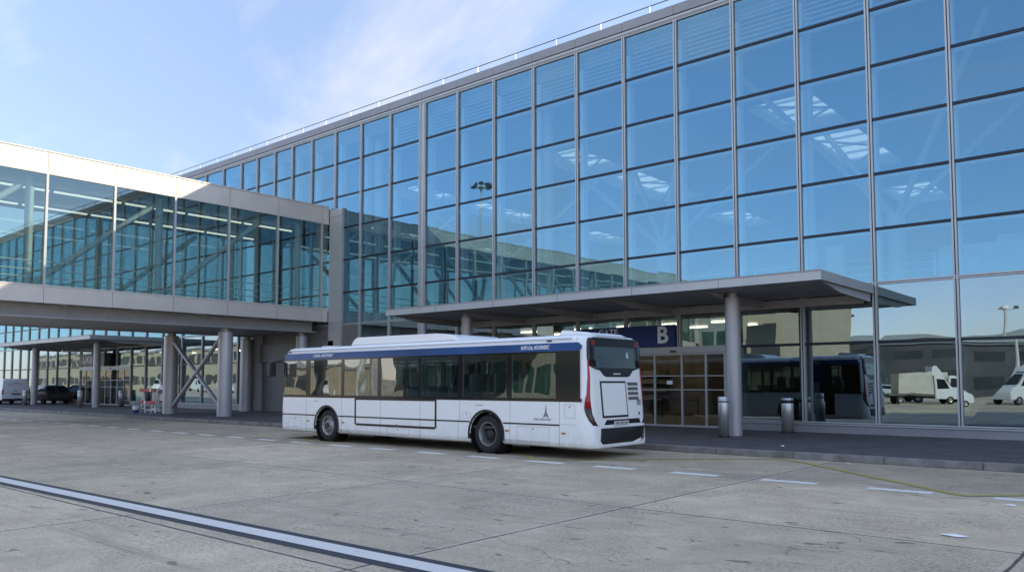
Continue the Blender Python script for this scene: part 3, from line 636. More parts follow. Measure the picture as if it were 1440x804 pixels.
# ------------------------------------------------------------------ bus
BO = Vector((-11.5, -9.84, 0))
bus = thing('bus', BO, 'white airport bus with a blue band above dark windows, parked at the kerb', 'bus')
YS, YK = -11.11, -8.57; YC = (YS + YK) / 2; HW = (YK - YS) / 2
def xrear(z): return -5.26 - .085 * (z - .95)
def xfront(z): return -17.66 + .10 * max(0, z - 1.1)
def ring(z, inset, endin=0.0, rr=.32, rf=.42, seg=8):
    x1, x0 = xrear(z) - endin, xfront(z) + endin; h = HW - inset; pts = []
    for cx, cy, r_, a0 in ((x1 - rr, h - rr, rr, 0), (x0 + rf, h - rf, rf, 90), (x0 + rf, -h + rf, rf, 180), (x1 - rr, -h + rr, rr, 270)):
        for i in range(seg + 1):
            a = R(a0 + 90 * i / seg); pts.append((cx + r_ * math.cos(a), YC + cy + r_ * math.sin(a), z))
    return pts
def loft(levels, m, closed=True):
    q = MB(BO); k_ = q.mi(m); prev = None; first = None
    for lv in levels:
        vs = [q.bm.verts.new(p) for p in ring(*lv)]
        if prev:
            for i in range(len(vs)):
                f = q.bm.faces.new((prev[i], prev[(i + 1) % len(vs)], vs[(i + 1) % len(vs)], vs[i])); f.material_index = k_; f.smooth = True
        else: first = vs
        prev = vs
    q.bm.faces.new(first); q.bm.faces.new(prev); return q
outer = loft([(.27, .06), (.31, .015), (.40, 0), (.95, 0), (1.32, 0), (2.0, .004), (2.45, .012), (2.62, .022), (2.74, .045), (2.81, .085, .02), (2.86, .15, .06), (2.885, .26, .14)], M['bus_white'])
body = outer.build('body', bus)
def cut(objs, target):
    for c in objs:
        md = target.modifiers.new('b', 'BOOLEAN'); md.operation = 'DIFFERENCE'; md.solver = 'EXACT'; md.object = c
    bpy.context.view_layer.update(); dg = bpy.context.evaluated_depsgraph_get()
    me = bpy.data.meshes.new_from_object(target.evaluated_get(dg)); target.modifiers.clear(); target.data = me
    for c in objs: bpy.data.objects.remove(c)
XFW, XRW = -15.02, -8.42
inner = MB(BO).box(-17.35, -5.62, YS + .07, YK - .07, .62, 2.76, M['white_in']).build('c0'); inner.location = BO
cl = [inner]
for xw in (XFW, XRW):
    for ya, yb in ((YS - .3, YS + .45), (YK - .45, YK + .3)):
        c = MB(BO).tube((xw, ya, .50), (xw, yb, .50), .575, M['bus_skirt'], seg=40).box(xw - .575, xw + .575, ya, yb, 0, .42, M['bus_skirt']); c1 = c
        # arch and its straight legs as two cutters
        c1.bm.free()
        t = MB(BO).tube((xw, ya, .48), (xw, yb, .48), .565, M['bus_skirt'], seg=40).build('c1'); cl.append(t)
        t = MB(BO).box(xw - .565, xw + .565, ya, yb, -.1, .48, M['bus_skirt']).build('c2'); cl.append(t)
WX = [(-17.27, -16.10), (-15.86, -14.30), (-14.16, -12.62), (-12.48, -10.92), (-10.78, -9.40), (-9.24, -7.72), (-7.56, -6.20), (-6.06, -5.68)]
for a, b in WX[:-1]:
    t = MB(BO).box(a, b, YS - .3, YK + .3, 1.40, 2.46, M['bus_skirt']).build('c3'); cl.append(t)
t = MB(BO).box(-18.2, -17.1, YS + .22, YK - .22, 1.15, 2.35, M['bus_skirt']).build('c4'); cl.append(t)
t = MB(BO).box(-5.8, -5.0, YC - .88, YC + .88, 2.12, 2.60, M['bus_skirt']).build('c5'); cl.append(t)
cut(cl, body)
for p_ in body.data.polygons: p_.use_smooth = abs(p_.normal.y) < .999 and abs(p_.normal.z) < .999
# black window surround, panes, blue band on both sides
for side, yy, s in ((0, YS, -1), (1, YK, 1)):
    q = MB(BO)
    xsn = [-17.30] + [v for a in WX[:-1] for v in a] + [-5.50]
    for a, b in [(xsn[i], xsn[i + 1]) for i in range(0, len(xsn) - 1, 2)]: q.box(a, b, yy + s * .001, yy + s * .009, 1.40, 2.46, M['black_gloss'])
    q.box(-17.36, -5.46, yy, yy + s * .009, 1.325, 1.40, M['black_gloss'])
    q.box(-17.30, -5.50, yy - s * .004, yy + s * .008, 2.46, 2.50, M['black_gloss'])
    q.build('window_surround', bus)
    for a, b in WX[:-1]:
        w = MB(BO); t = [random.uniform(-.0015, .0015) for _ in range(4)]; y_ = yy + s * .006
        w.face([(a, y_ + t[0], 1.40), (b, y_ + t[1], 1.40), (b, y_ + t[2], 2.46), (a, y_ + t[3], 2.46)], M['glass_bus']); w.build('window', bus)
    q = MB(BO)
    if s < 0:
        pts = [(-17.25, yy, 2.50), (-6.05, yy, 2.50), (-5.52, yy, 2.50), (-5.47, yy, 2.56), (-5.47, yy, 2.62), (-5.56, yy, 2.69), (-17.28, yy, 2.69)]
        q.prism([(a, b - .003, c) for a, b, c in pts], (0, .04, 0), M['blue_band'])
    else: q.box(-17.25, -5.5, yy - .04, yy + .003, 2.50, 2.69, M['blue_band'])
    q.build('blue_stripe', bus)
# seams, rub rail, black framed hatch, marker lamps on the driver's side
q = MB(BO); y_ = YS - .002
for a, b in ((-17.6, -15.60), (-14.44, -8.99), (-7.84, -6.10)): q.box(a, b, YS - .008, YS + .004, .765, .80, M['bus_skirt'])
q.build('rub_rail', bus)
q = MB(BO)
q.box(-13.66, -13.60, YS - .0085, YS + .004, .57, 1.325, M['bus_skirt']); q.box(-10.27, -10.21, YS - .0085, YS + .004, .57, 1.325, M['bus_skirt']); q.box(-13.6, -10.27, YS - .0085, YS + .004, .54, .60, M['bus_skirt']); q.box(-13.6, -10.27, YS - .0085, YS + .004, 1.28, 1.326, M['bus_skirt'])
q.build('hatch_frame', bus)
q = MB(BO)
for x_, z0, z1 in ((-16.05, .32, 1.32), (-14.28, .32, 1.32), (-12.5, .32, 1.32), (-10.85, .32, 1.32), (-9.4, .32, .76), (-9.35, .82, 1.32), (-7.62, .32, 1.32), (-6.10, .32, 2.46)): q.box(x_ - .004, x_ + .004, YS - .0025, YS + .003, z0, z1, M['line'])
for x0_, x1_, z0_, z1_ in ((-17.0, -16.3, .40, .70), (-12.2, -11.3, .34, .52), (-7.4, -6.4, .36, .72), (-9.25, -8.95, .86, 1.02), (-5.95, -5.65, .95, 1.25)):
    for a_, b_, c_, d_ in ((x0_, x1_, z0_, z0_ + .005), (x0_, x1_, z1_ - .005, z1_), (x0_, x0_ + .005, z0_ + .005, z1_ - .005), (x1_ - .005, x1_, z0_ + .005, z1_ - .005)): q.box(a_, b_, YS - .0024, YS + .003, c_, d_, M['line'])
    q.box((x0_ + x1_) / 2 - .02, (x0_ + x1_) / 2 + .02, YS - .004, YS + .003, z1_ - .06, z1_ - .035, M['bus_skirt'])
q.box(-6.1, -5.6, YS - .0025, YS + .003, .80, .806, M['line']); q.build('seam', bus)
q = MB(BO); q.box(-17.1, -5.75, YS + .01, YS + .035, 2.775, 2.79, M['line']); q.build('roof_gutter', bus)
for x_ in (-15.95, -14.2, -11.8, -7.72, -5.98):
    MB(BO).box(x_ - .06, x_ + .06, YS - .012, YS + .004, .58, .62, M['amber'], bevel=.004).build('side_marker', bus)
for x_ in (-17.05, -6.42): MB(BO).box(x_ - .07, x_ + .07, YS + .02, YS + .05, 2.70 + .03, 2.765, M['bus_skirt'], bevel=.004).build('roof_marker', bus)
for xw in (XFW, XRW):                                              # arch lips
    for yy, s in ((YS, -1), (YK, 1)):
        q = MB(BO); P_ = []
        for r_ in (.565, .62):
            P_.append([(xw + r_ * math.cos(R(a)), .48 + r_ * math.sin(R(a))) for a in range(-12, 193, 6)])
        for i in range(len(P_[0]) - 1):
            a, b, c, d_ = P_[0][i], P_[0][i + 1], P_[1][i + 1], P_[1][i]
            q.prism([(a[0], yy - s * .03, a[1]), (b[0], yy - s * .03, b[1]), (c[0], yy - s * .03, c[1]), (d_[0], yy - s * .03, d_[1])], (0, s * .045, 0), M['bus_skirt'])
        q.build('wheel_arch', bus)
        MB(BO).lathe((xw, yy - s * .02, .48), (0, -s, 0), [(0, .562), (.42, .562), (.42, .05)], M['bus_skirt'], 30).build('wheel_well', bus)
def wheel(xw, yy, s, front):
    t = MB(BO); c = (xw, yy - s * .31, .485)
    t.lathe(c, (0, s, 0), [(0, .30), (.0, .42), (.03, .465), (.06, .483), (.22, .483), (.25, .47), (.285, .43), (.292, .34), (.28, .295)], M['rubber'], 44)
    for a in range(0, 360, 6):
        a_ = R(a); dv = Vector((math.cos(a_), 0, math.sin(a_))); tv = Vector((-math.sin(a_), 0, math.cos(a_)))
        pp = Vector(c) + dv * .483; t.bar(pp + Vector((0, s * .05, 0)), pp + Vector((0, s * .23, 0)), .018, .004, M['rubber'], up=dv)
    w = t.build('wheel', bus)
    rm = MB(BO)
    if front:
        rm.lathe(c, (0, s, 0), [(.27, .302), (.287, .296), (.28, .27), (.235, .255), (.225, .22), (.275, .18), (.30, .15), (.30, .0)], M['rim'], 40)
        for a in range(10):
            a_ = 2 * math.pi * a / 10; x_, z_ = xw + .165 * math.cos(a_), .485 + .165 * math.sin(a_)
            rm.tube((x_, yy - s * .02, z_), (x_, yy + s * .012, z_), .017, M['rim_dark'], seg=6)
            x_, z_ = xw + .225 * math.cos(a_ + .3), .485 + .225 * math.sin(a_ + .3); rm.tube((x_, yy - s * .09, z_), (x_, yy - s * .078, z_), .022, M['bus_skirt'], seg=8)
        rm.tube((xw, yy - s * .02, .485), (xw, yy + s * .02, .485), .09, M['rim_dark'], seg=20)
    else:
        rm.lathe(c, (0, s, 0), [(.27, .302), (.287, .296), (.27, .275), (.14, .262), (.10, .24)], M['rim'], 40)
        rm.lathe(c, (0, s, 0), [(.10, .25), (.09, .13), (.17, .12), (.20, .10), (.20, 0)], M['rim_dark'], 30)
        for a in range(10):
            a_ = 2 * math.pi * a / 10; x_, z_ = xw + .19 * math.cos(a_), .485 + .19 * math.sin(a_); rm.tube((x_, yy - s * .22, z_), (x_, yy - s * .185, z_), .017, M['rim_dark'], seg=6)
    rm.build('rim', w)
for yy, s in ((YS + .03, -1), (YK - .03, 1)): wheel(XFW, yy, s, True); wheel(XRW, yy, s, False)
# underbody, interior
MB(BO).box(-17.3, -5.6, YS + .30, YK - .30, .235, .62, M['bus_skirt']).build('underbody', bus)
MB(BO).box(-17.3, -5.66, YS + .08, YK - .08, .625, .68, M['dark_in']).build('floor', bus)
MB(BO).box(-17.2, -5.66, YS + .25, YK - .25, 2.72, 2.755, M['white_in']).build('ceiling', bus)
x_ = -14.4
while x_ < -6.3:
    for ya in (YS + .12, YS + .56, YK - .98, YK - .54):
        if ya > YC and (-12.6 < x_ < -10.6): continue
        z_ = 1.02 if x_ > -10 else .68
        q = MB(BO); q.box(x_, x_ + .42, ya, ya + .40, z_ + .40, z_ + .50, M['seat'], bevel=.02); q.box(x_ + .38, x_ + .47, ya, ya + .40, z_ + .50, z_ + .98, M['seat_frame'], bevel=.03); q.box(x_ + .1, x_ + .3, ya + .15, ya + .25, .68, z_ + .40, M['seat_frame']); q.build('seat', bus)
    x_ += .82
for x_ in (-15.9, -14.0, -12.7, -11.1, -9.5, -7.9, -6.6):
    for y_ in (YC - .45, YC + .45): MB(BO).tube((x_, y_, .68), (x_, y_, 2.72), .018, M['pole'], seg=8).build('grab_pole', bus)
for y_ in (YC - .45, YC + .45): MB(BO).tube((-16, y_, 2.35), (-6.2, y_, 2.35), .016, M['pole'], seg=8).build('grab_rail', bus)
q = MB(BO); q.box(-16.2, -16.15, YS + .1, YC, .68, 2.2, M['dark_in']); q.box(-17.1, -16.9, YS + .3, YS + .8, 1.1, 1.9, M['seat'], bevel=.03); q.build('driver_cabin', bus)
# rear face
def rface(pts, m, name, off=.008, th=.035, sub=None, parent=bus):
    q = MB(BO); q.prism([(xrear(max(z, .951)) + off - th, y, z) for y, z in pts], (th, 0, 0), m); return q.build(name, parent)
YB = YC  # centre -9.84
mask = [(-10.72, 2.84), (-8.96, 2.84), (-8.88, 2.70), (-8.82, 2.20), (-9.02, 2.13), (-9.14, 2.06), (-9.28, 1.93), (-9.38, 1.90), (-10.30, 1.90), (-10.40, 1.93), (-10.54, 2.06), (-10.66, 2.13), (-10.86, 2.20), (-10.80, 2.70)]
# mask as a frame round the real rear opening: four pieces
rface([(-10.86, 2.115), (-8.82, 2.115), (-9.14, 2.05), (-9.28, 1.93), (-9.38, 1.90), (-10.30, 1.90), (-10.40, 1.93), (-10.54, 2.05)], M['black_gloss'], 'rear_mask', .010)
rface([(-10.80, 2.605), (-8.88, 2.605), (-8.90, 2.74), (-8.98, 2.82), (-10.70, 2.82), (-10.78, 2.74)], M['black_gloss'], 'rear_mask', .010)
rface([(-10.86, 2.117), (-10.72, 2.117), (-10.72, 2.603), (-10.80, 2.603)], M['black_gloss'], 'rear_mask', .010)
rface([(-8.96, 2.117), (-8.82, 2.117), (-8.88, 2.603), (-8.96, 2.603)], M['black_gloss'], 'rear_mask', .010)
w = MB(BO); w.face([(xrear(2.117) + .008, -10.72, 2.117), (xrear(2.117) + .008, -8.96, 2.117), (xrear(2.603) + .008, -8.96, 2.603), (xrear(2.603) + .008, -10.72, 2.603)], M['glass_bus']); w.build('rear_window', bus)
text('6', .22, M['sign_white'], bus, Matrix.Translation(Vector((xrear(2.4) + .014, -9.35, 2.42)) - BO) @ FACE_E, name='route_letter')
hf = [(-10.58, 1.80), (-9.50, 1.80), (-9.49, .95), (-10.57, .95)]
rface(hf, M['bus_skirt'], 'hatch_seal', .010)
rface([(-10.53, 1.755), (-9.55, 1.755), (-9.54, 1.0), (-10.52, 1.0)], M['bus_white'], 'rear_hatch', .020)
for i in range(4):
    z_ = 1.77 - i * .115; rface([(-9.42, z_), (-8.97, z_), (-8.97, z_ - .075), (-9.42, z_ - .075)], M['grille'], 'vent', .010)
rface([(-10.42, .90), (-9.02, .90), (-8.90, .70), (-10.60, .70)], M['bus_skirt'], 'plate_recess', .014)
pl = rface([(-10.12, .865), (-9.50, .865), (-9.50, .745), (-10.12, .745)], M['plate'], 'number_plate', .026)
text('FW 187 KM', .105, M['bus_skirt'], pl, Matrix.Translation(Vector((xrear(.951) + .028, -9.81, .805)) - BO) @ FACE_E, extrude=.001)
q = MB(BO); q.prism([(-5.205, -10.66, .715), (-5.205, -8.86, .715), (-5.17, -8.93, .43), (-5.22, -9.02, .33), (-5.22, -10.62, .33), (-5.17, -10.72, .43)], (-.10, 0, 0), M['bus_skirt'])
q.bm.verts.ensure_lookup_table(); q.build('rear_bumper', bus)
rface([(-10.0, 1.985), (-9.7, 1.985), (-9.7, 1.955), (-10.0, 1.955)], M['plate'], 'maker_badge', .016)
q = MB(BO)
for i in range(3):
    for j in range(3): q.box(xrear(1.2) + .004, xrear(1.2) + .010, -9.06 + j * .06, -9.02 + j * .06, 1.22 + i * .05, 1.255 + i * .05, M['line'])
q.build('sticker', bus)
q = MB(BO); q.tube((xrear(1.0) - .01, -9.0, 1.02), (xrear(1.0) + .012, -9.0, 1.02), .035, M['line'], seg=14); q.build('round_sticker', bus)
# tall curved tail lamps wrapping the corners
def lamp_strip(sgn, pts, m, name):
    q = MB(BO); k_ = q.mi(m)
    def P3(yoff, z, o):                # yoff = distance from the side of the bus, follows the rounded corner
        r_ = .32; yl_ = yoff
        if yl_ < r_: a = math.acos(max(-1, min(1, (r_ - yl_) / r_))); xx = xrear(max(z, .951)) - r_ + r_ * math.sin(a)
        else: xx = xrear(max(z, .951))
        nx, ny = (math.sin(a), math.cos(a)) if yl_ < r_ else (1, 0)
        y = (YS + yl_ - ny * o) if sgn < 0 else (YK - yl_ + ny * o)
        return (xx + nx * o, y, z)
    rows = []
    for (z, a, b) in pts: rows.append([q.bm.verts.new(P3(a + (b - a) * t / 4, z, o)) for t in range(5) for o in (.016,)] + [q.bm.verts.new(P3(b, z, -.02)), q.bm.verts.new(P3(a, z, -.02))])
    for r0, r1 in zip(rows, rows[1:]):
        n_ = len(r0)
        for i in range(n_): f = q.bm.faces.new((r0[i], r0[(i + 1) % n_], r1[(i + 1) % n_], r1[i])); f.material_index = k_; f.smooth = True
    q.bm.faces.new(rows[0]); q.bm.faces.new(rows[-1]); return q.build(name, bus)
for sgn in (-1, 1):
    lamp_strip(sgn, [(2.30, .165, .185), (1.9, .145, .19), (1.5, .10, .165), (1.36, .065, .16), (1.18, .05, .17)], M['red_lamp'], 'tail_lamp')
    lamp_strip(sgn, [(1.178, .05, .17), (1.05, .065, .18), (.9, .11, .24), (.80, .18, .32), (.72, .28, .40)], M['red_dark'], 'turn_lamp')
    lamp_strip(sgn, [(2.80, .23, .42), (2.72, .19, .42), (2.5, .165, .42), (2.32, .16, .42), (2.14, .19, .42)], M['black_gloss'], 'rear_mask')
    y_ = YC + sgn * .93
    rface([(y_ - .06, 2.74), (y_ + .06, 2.74), (y_ + .06, 2.64), (y_ - .06, 2.64)], M['red_lamp'], 'high_lamp', .022)
# roof gear
def podf(x0, x1, zt, w, name, slope=.35, slope2=.8):
    q = MB(BO); zb = 2.86
    prof = [(x0, zb), (x0 + slope * .35, zt - .10), (x0 + slope * .7, zt - .02), (x0 + slope, zt), (x1 - slope2, zt - .02), (x1 - slope2 * .35, zt - .07), (x1 - .08, zt - .14), (x1, zb)]
    q.prism([(a, YC - w / 2, b) for a, b in prof], (0, w, 0), M['bus_white'])
    es = [e for e in q.bm.edges if abs(e.verts[0].co.y - e.verts[1].co.y) < .01]
    bmesh.ops.bevel(q.bm, geom=es, offset=.05, segments=3, affect='EDGES')
    return q.build(name, bus)
podf(-14.35, -9.75, 3.13, 1.9, 'air_conditioner'); podf(-6.55, -5.45, 3.02, 1.5, 'roof_pod', .12, .7)
MB(BO).box(-16.1, -15.6, YC - .7, YC - .3, 2.86, 2.935, M['bus_white'], bevel=.02).build('roof_vent', bus)
# front: windscreen, mirrors, doors
w = MB(BO); w.face([(xfront(1.2) - .004, YS + .24, 1.15), (xfront(1.2) - .004, YK - .24, 1.15), (xfront(2.35) - .004, YK - .24, 2.35), (xfront(2.35) - .004, YS + .24, 2.35)], M['glass_bus']); w.build('windscreen', bus)
for s, yy in ((-1, YS), (1, YK)):
    q = MB(BO); q.tube((-17.42, yy + .02 * s, 2.52), (-17.62, yy + .20 * s, 2.44), .025, M['bus_skirt'], seg=8); q.box(-17.76, -17.60, yy + .10 * s, yy + .34 * s, 1.98, 2.44, M['bus_skirt'], bevel=.04); q.build('mirror', bus)
MB(BO).box(-17.0, -16.62, YS - .011, YS - .007, 1.95, 2.38, M['bus_skirt'], bevel=.001).build('window_vent', bus)
for xd in (-16.6, -11.6, -7.2):
    q = MB(BO); q.box(xd - .6, xd + .6, YK, YK + .012, .42, 2.45, M['black_gloss']); q.build('door', bus)
# lettering
TS = lambda x_, z_, y_=YS - .006: Matrix.Translation(Vector((x_, y_, z_)) - BO) @ FACE_S
text('RUITS CAL, NOUSENDEC', .125, M['sign_white'], bus, TS(-6.83, 2.595, YS - .0045), extrude=.002, xscale=.62, bold=.002, shear=.25)
text('/ PARIS AEROPORT', .125, M['sign_white'], bus, TS(-15.25, 2.60, YS - .0045), extrude=.002, xscale=.95, bold=.001, shear=.35)
text('PARIS AEROPORT', .075, M['line'], bus, TS(-6.6, .90), extrude=.001, xscale=.9)
text('aeroport', .05, M['line'], bus, TS(-15.55, 1.22), extrude=.001); text('paris aeroport', .045, M['line'], bus, TS(-8.65, 1.21), extrude=.001)
q = MB(BO); q.prism([(-6.50 + a, YS - .006, b) for a, b in ((-.085, .955), (-.03, 1.06), (-.012, 1.16), (0, 1.26), (.012, 1.16), (.03, 1.06), (.085, .955), (.045, .955), (0, .985), (-.045, .955))], (0, .004, 0), M['line']); q.build('tower_emblem', bus)

# ------------------------------------------------------------------ street furniture
def bin_(loc, label, r=.18, h=1.2, two=False):
    b = thing('litter_bin', loc, label, 'litter bin', 'steel litter bins on the pavement')
    q = MB(); q.lathe((0, 0, 0), (0, 0, 1), [(0, 0), (0, r), (h - .02, r), (h, r - .015), (h, 0)], M['stainless'], 32); q.build('drum', b)
    q = MB(); q.lathe((0, 0, 0), (0, 0, 1), [(0, r + .004), (.05, r + .004)], M['bus_skirt'], 32); q.build('base_ring', b)
    q = MB(); q.lathe((0, 0, h - .17), (0, 0, 1), [(0, r + .002), (.0, r + .008), (.10, r + .008), (.10, r + .002)], M['bus_skirt'] if two else M['stainless'], 32); q.build('throw_slot', b)
    return b
bin_((-5.5, -3.95, KH), 'slim brushed steel bin standing just left of the nearest canopy pillar', .155, 1.2)
bin_((-4.85, -.75, KH), 'steel bin with dark slot standing against the glass right of the nearest canopy pillar', .19, 1.12, True)
bin_((-53.2, -3.6, KH), 'pale steel bin left of the right pillar of the far left canopy', .16, 1.15)
bin_((-52.9, -1.0, KH), 'steel bin between the far entrance doors and the red and white barriers', .18, 1.1)
bin_((-62.3, -4.0, KH), 'thin steel bin between the white van and the leftmost canopy pillar', .17, 1.1)

# red and white trestle barriers by the pillar
tb = thing('trestle_barrier', (-38.80, -5.2, KH), 'red and white trestle barrier stacked beside the footbridge pillar', 'barrier')
tb.scale = (1.1, 1.1, 1.15)
for x_, y_ in ((-.55, -.35), (.45, -.30), (-.2, .2), (.6, .25)):
    q = MB(); q.bar((x_ - .22, y_, 0), (x_, y_, 1.14), .05, .05, M['white_paint']); q.bar((x_ + .26, y_, 0), (x_ + .02, y_, 1.14), .05, .05, M['white_paint']); q.bar((x_ - .14, y_, .22), (x_ + .17, y_, .22), .04, .04, M['white_paint']); q.build('trestle_leg', tb)
for y_, z_, rz_ in ((-.40, 1.08, .04), (-.38, .50, -.03), (.28, 1.02, .02), (.27, .55, .05)):
    q = MB(); q.box(-.75, .8, y_ - .02, y_ + .02, z_ - .075, z_ + .075, M['red_paint'], rz=rz_)
    for t in (-.35, .25): q.box(t, t + .18, y_ - .026, y_ + .026, z_ - .073, z_ + .073, M['white_paint'], rz=rz_)
    q.build('board', tb)
q = MB(); q.box(-.75, .8, -.1, .1, .10, .17, M['white_paint']); q.build('base_rail', tb)
sp = tag(MB((-38.75, -4.9, KH)).box(-39.0, -38.5, -4.93, -4.88, .8, 1.42, M['white_paint']).tube((-38.75, -4.93, 1.42), (-38.75, -4.88, 1.42), .25, M['white_paint'], seg=24).box(-38.9, -38.6, -4.96, -4.931, 1.2, 1.42, M['sign_grey']).box(-38.98, -38.93, -4.91, -4.87, KH, .8, M['white_paint']).box(-38.57, -38.52, -4.91, -4.87, KH, .8, M['white_paint']).build('notice_board'), 'small white arched notice board behind the red and white barrier', 'sign')
tag(MB((-39.75, -5.8, KH)).lathe((-39.75, -5.8, KH), (0, 0, 1), [(0, 0), (0, .14), (.16, .165)], M['blue_paint'], 20).lathe((-39.75, -5.8, KH), (0, 0, 1), [(.16, .166), (.36, .19), (.37, .17), (.30, 0)], M['white_paint'], 20).build('bucket'), 'white and blue bucket at the left foot of the barrier', 'bucket')

# ------------------------------------------------------------------ vehicles
def loft_car(name, loc, rz, label, cat, group, paint, L_=4.3, W_=1.8, H=1.5, van=False, lights=True):
    v = thing(name, loc, label, cat, group, rz)                      # nose towards +x of its own axes
    if van: prof = [(-L_ / 2, .35), (-L_ / 2, H * .55), (-L_ / 2 + .06, H - .12), (-L_ / 2 + .22, H), (L_ / 2 - 1.7, H), (L_ / 2 - 1.35, H - .12), (L_ / 2 - .75, H * .62), (L_ / 2 - .1, H * .48), (L_ / 2, H * .35), (L_ / 2, .32)]
    else: prof = [(-L_ / 2, .35), (-L_ / 2, H * .58), (-L_ / 2 + .22, H * .68), (-L_ / 2 + .75, H - .06), (-L_ / 2 + 1.1, H), (L_ / 2 - 2.1, H), (L_ / 2 - 1.75, H - .07), (L_ / 2 - 1.05, H * .66), (L_ / 2 - .15, H * .52), (L_ / 2, H * .38), (L_ / 2, .3)]
    q = MB()
    belt = H * (.55 if van else .64)
    k_ = q.mi(paint); lay = []
    for y_, top in ((-W_ / 2, 0), (-W_ / 2 + .06, 0)):
        pass
    n_ = len(prof); yl_ = [(-W_ / 2, .0), (-W_ / 2, 0), (W_ / 2, 0)]
    def ys_(z): return W_ / 2 - (max(0, z - belt) / max(.01, H - belt)) * (.10 if van else .20)
    A = [q.bm.verts.new((x_, -ys_(z_), z_)) for x_, z_ in prof]; B = [q.bm.verts.new((x_, ys_(z_), z_)) for x_, z_ in prof]
    q.bm.faces.new(A); q.bm.faces.new(B)
    for i in range(n_): q.bm.faces.new((A[i], A[(i + 1) % n_], B[(i + 1) % n_], B[i]))
    bmesh.ops.bevel(q.bm, geom=list(q.bm.edges), offset=.045, segments=2, affect='EDGES')
    q.build('body', v, smooth=False)
    def side_glass(pts):
        for s in (-1, 1):
            q = MB(); q.prism([(x_, s * (ys_(z_) + .004), z_) for x_, z_ in pts], (0, -s * .02, 0), M['auto_glass']); q.build('side_window', v)
    if van:
        side_glass([(L_ / 2 - 1.85, H * .58), (L_ / 2 - .95, H * .60), (L_ / 2 - 1.45, H - .22), (L_ / 2 - 1.85, H - .2)])
    else:
        side_glass([(-L_ / 2 + .45, belt + .04), (L_ / 2 - 1.2, belt + .04), (L_ / 2 - 1.85, H - .1), (-L_ / 2 + 1.05, H - .1)])
    ia = 5 if van else 6
    (xa, za), (xb, zb) = prof[ia], prof[ia + 1]
    q = MB(); q.prism([(xa + .06, -W_ / 2 + .22, za - .04), (xa + .06, W_ / 2 - .22, za - .04), (xb + .0, W_ / 2 - .14, zb + .04), (xb + .0, -W_ / 2 + .14, zb + .04)], (.03, 0, .02), M['auto_glass']); q.build('windscreen', v)
    if not van:
        (xa, za), (xb, zb) = prof[2], prof[3]
        q = MB(); q.prism([(xa + .04, -W_ / 2 + .2, za + .04), (xa + .04, W_ / 2 - .2, za + .04), (xb - .02, W_ / 2 - .26, zb - .03), (xb - .02, -W_ / 2 + .26, zb - .03)], (-.03, 0, .02), M['auto_glass']); q.build('rear_window', v)
    for xw in (-L_ / 2 + .8, L_ / 2 - .85):
        for s in (-1, 1):
            q = MB(); q.lathe((xw, s * (W_ / 2 - .20), .32), (0, s, 0), [(0, 0), (0, .30), (.03, .325), (.17, .325), (.21, .29), (.212, .2)], M['rubber'], 24); q.lathe((xw, s * (W_ / 2 - .20), .32), (0, s, 0), [(.205, .2), (.19, .15), (.20, 0)], M['rim'], 20); q.build('wheel', v)
            q = MB(); q.lathe((xw, s * (W_ / 2 - .02), .34), (0, s, 0), [(0, .375), (.026, .375), (.026, .0)], M['rubber'], 24); q.build('wheel_arch', v)
    if lights:
        for s in (-1, 1):
            MB().box(-L_ / 2 - .012, -L_ / 2 + .08, s * (W_ / 2 - .04) - .07, s * (W_ / 2 - .04) + .03, H * .38, H * .60, M['red_lamp'], bevel=.01).build('tail_light', v)
            MB().box(L_ / 2 - .14, L_ / 2 + .004, s * (W_ / 2 - .22) - .14, s * (W_ / 2 - .22) + .14, H * .36, H * .44, M['sign_white'], bevel=.01).build('headlight', v)
    q = MB(); q.box(-L_ / 2 - .05, -L_ / 2 + .15, -W_ / 2 + .02, W_ / 2 - .02, .26, .46, M['bus_skirt'], bevel=.03); q.build('bumper', v); q = MB(); q.box(L_ / 2 - .15, L_ / 2 + .05, -W_ / 2 + .04, W_ / 2 - .04, .22, .42, M['bus_skirt'], bevel=.03); q.build('bumper', v)
    return v
van = loft_car('van', (-67.4, -3.75, KH), R(180), 'white panel van with closed rear door parked on the pavement, far left', 'van', None, M['van_white'], 4.6, 1.9, 2.0, van=True)
MB().box(-2.315, -2.30, -.30, .30, .75, .87, M['sign_grey']).build('number_plate', van)
MB().box(-2.315, -2.295, -.10, .12, 1.05, 1.09, M['bus_skirt']).build('door_handle', van)
q = MB()
for s in (-.95, .95): q.box(-2.2, 1.3, s - .004, s + .004, 1.0, 1.008, M['line'])
q.box(-2.31, -2.296, -.75, .75, .93, .936, M['line']); q.build('seam', van)
q = MB()
for t_ in range(8):
    a_, b_ = t_ / 8, (t_ + 1) / 8; q.bar((-2.31, .55 - a_ * .9, 1.5 + .16 * math.sin(a_ * 2.6)), (-2.31, .55 - b_ * .9, 1.5 + .16 * math.sin(b_ * 2.6)), .012, .035, M['line'])
q.build('swoosh_emblem', van)
loft_car('car', (-65.6, -1.25, KH), R(180), 'dark car parked between the white van and the canopy pillar', 'car', None, M['car_dark'], 4.2, 1.8, 1.5)

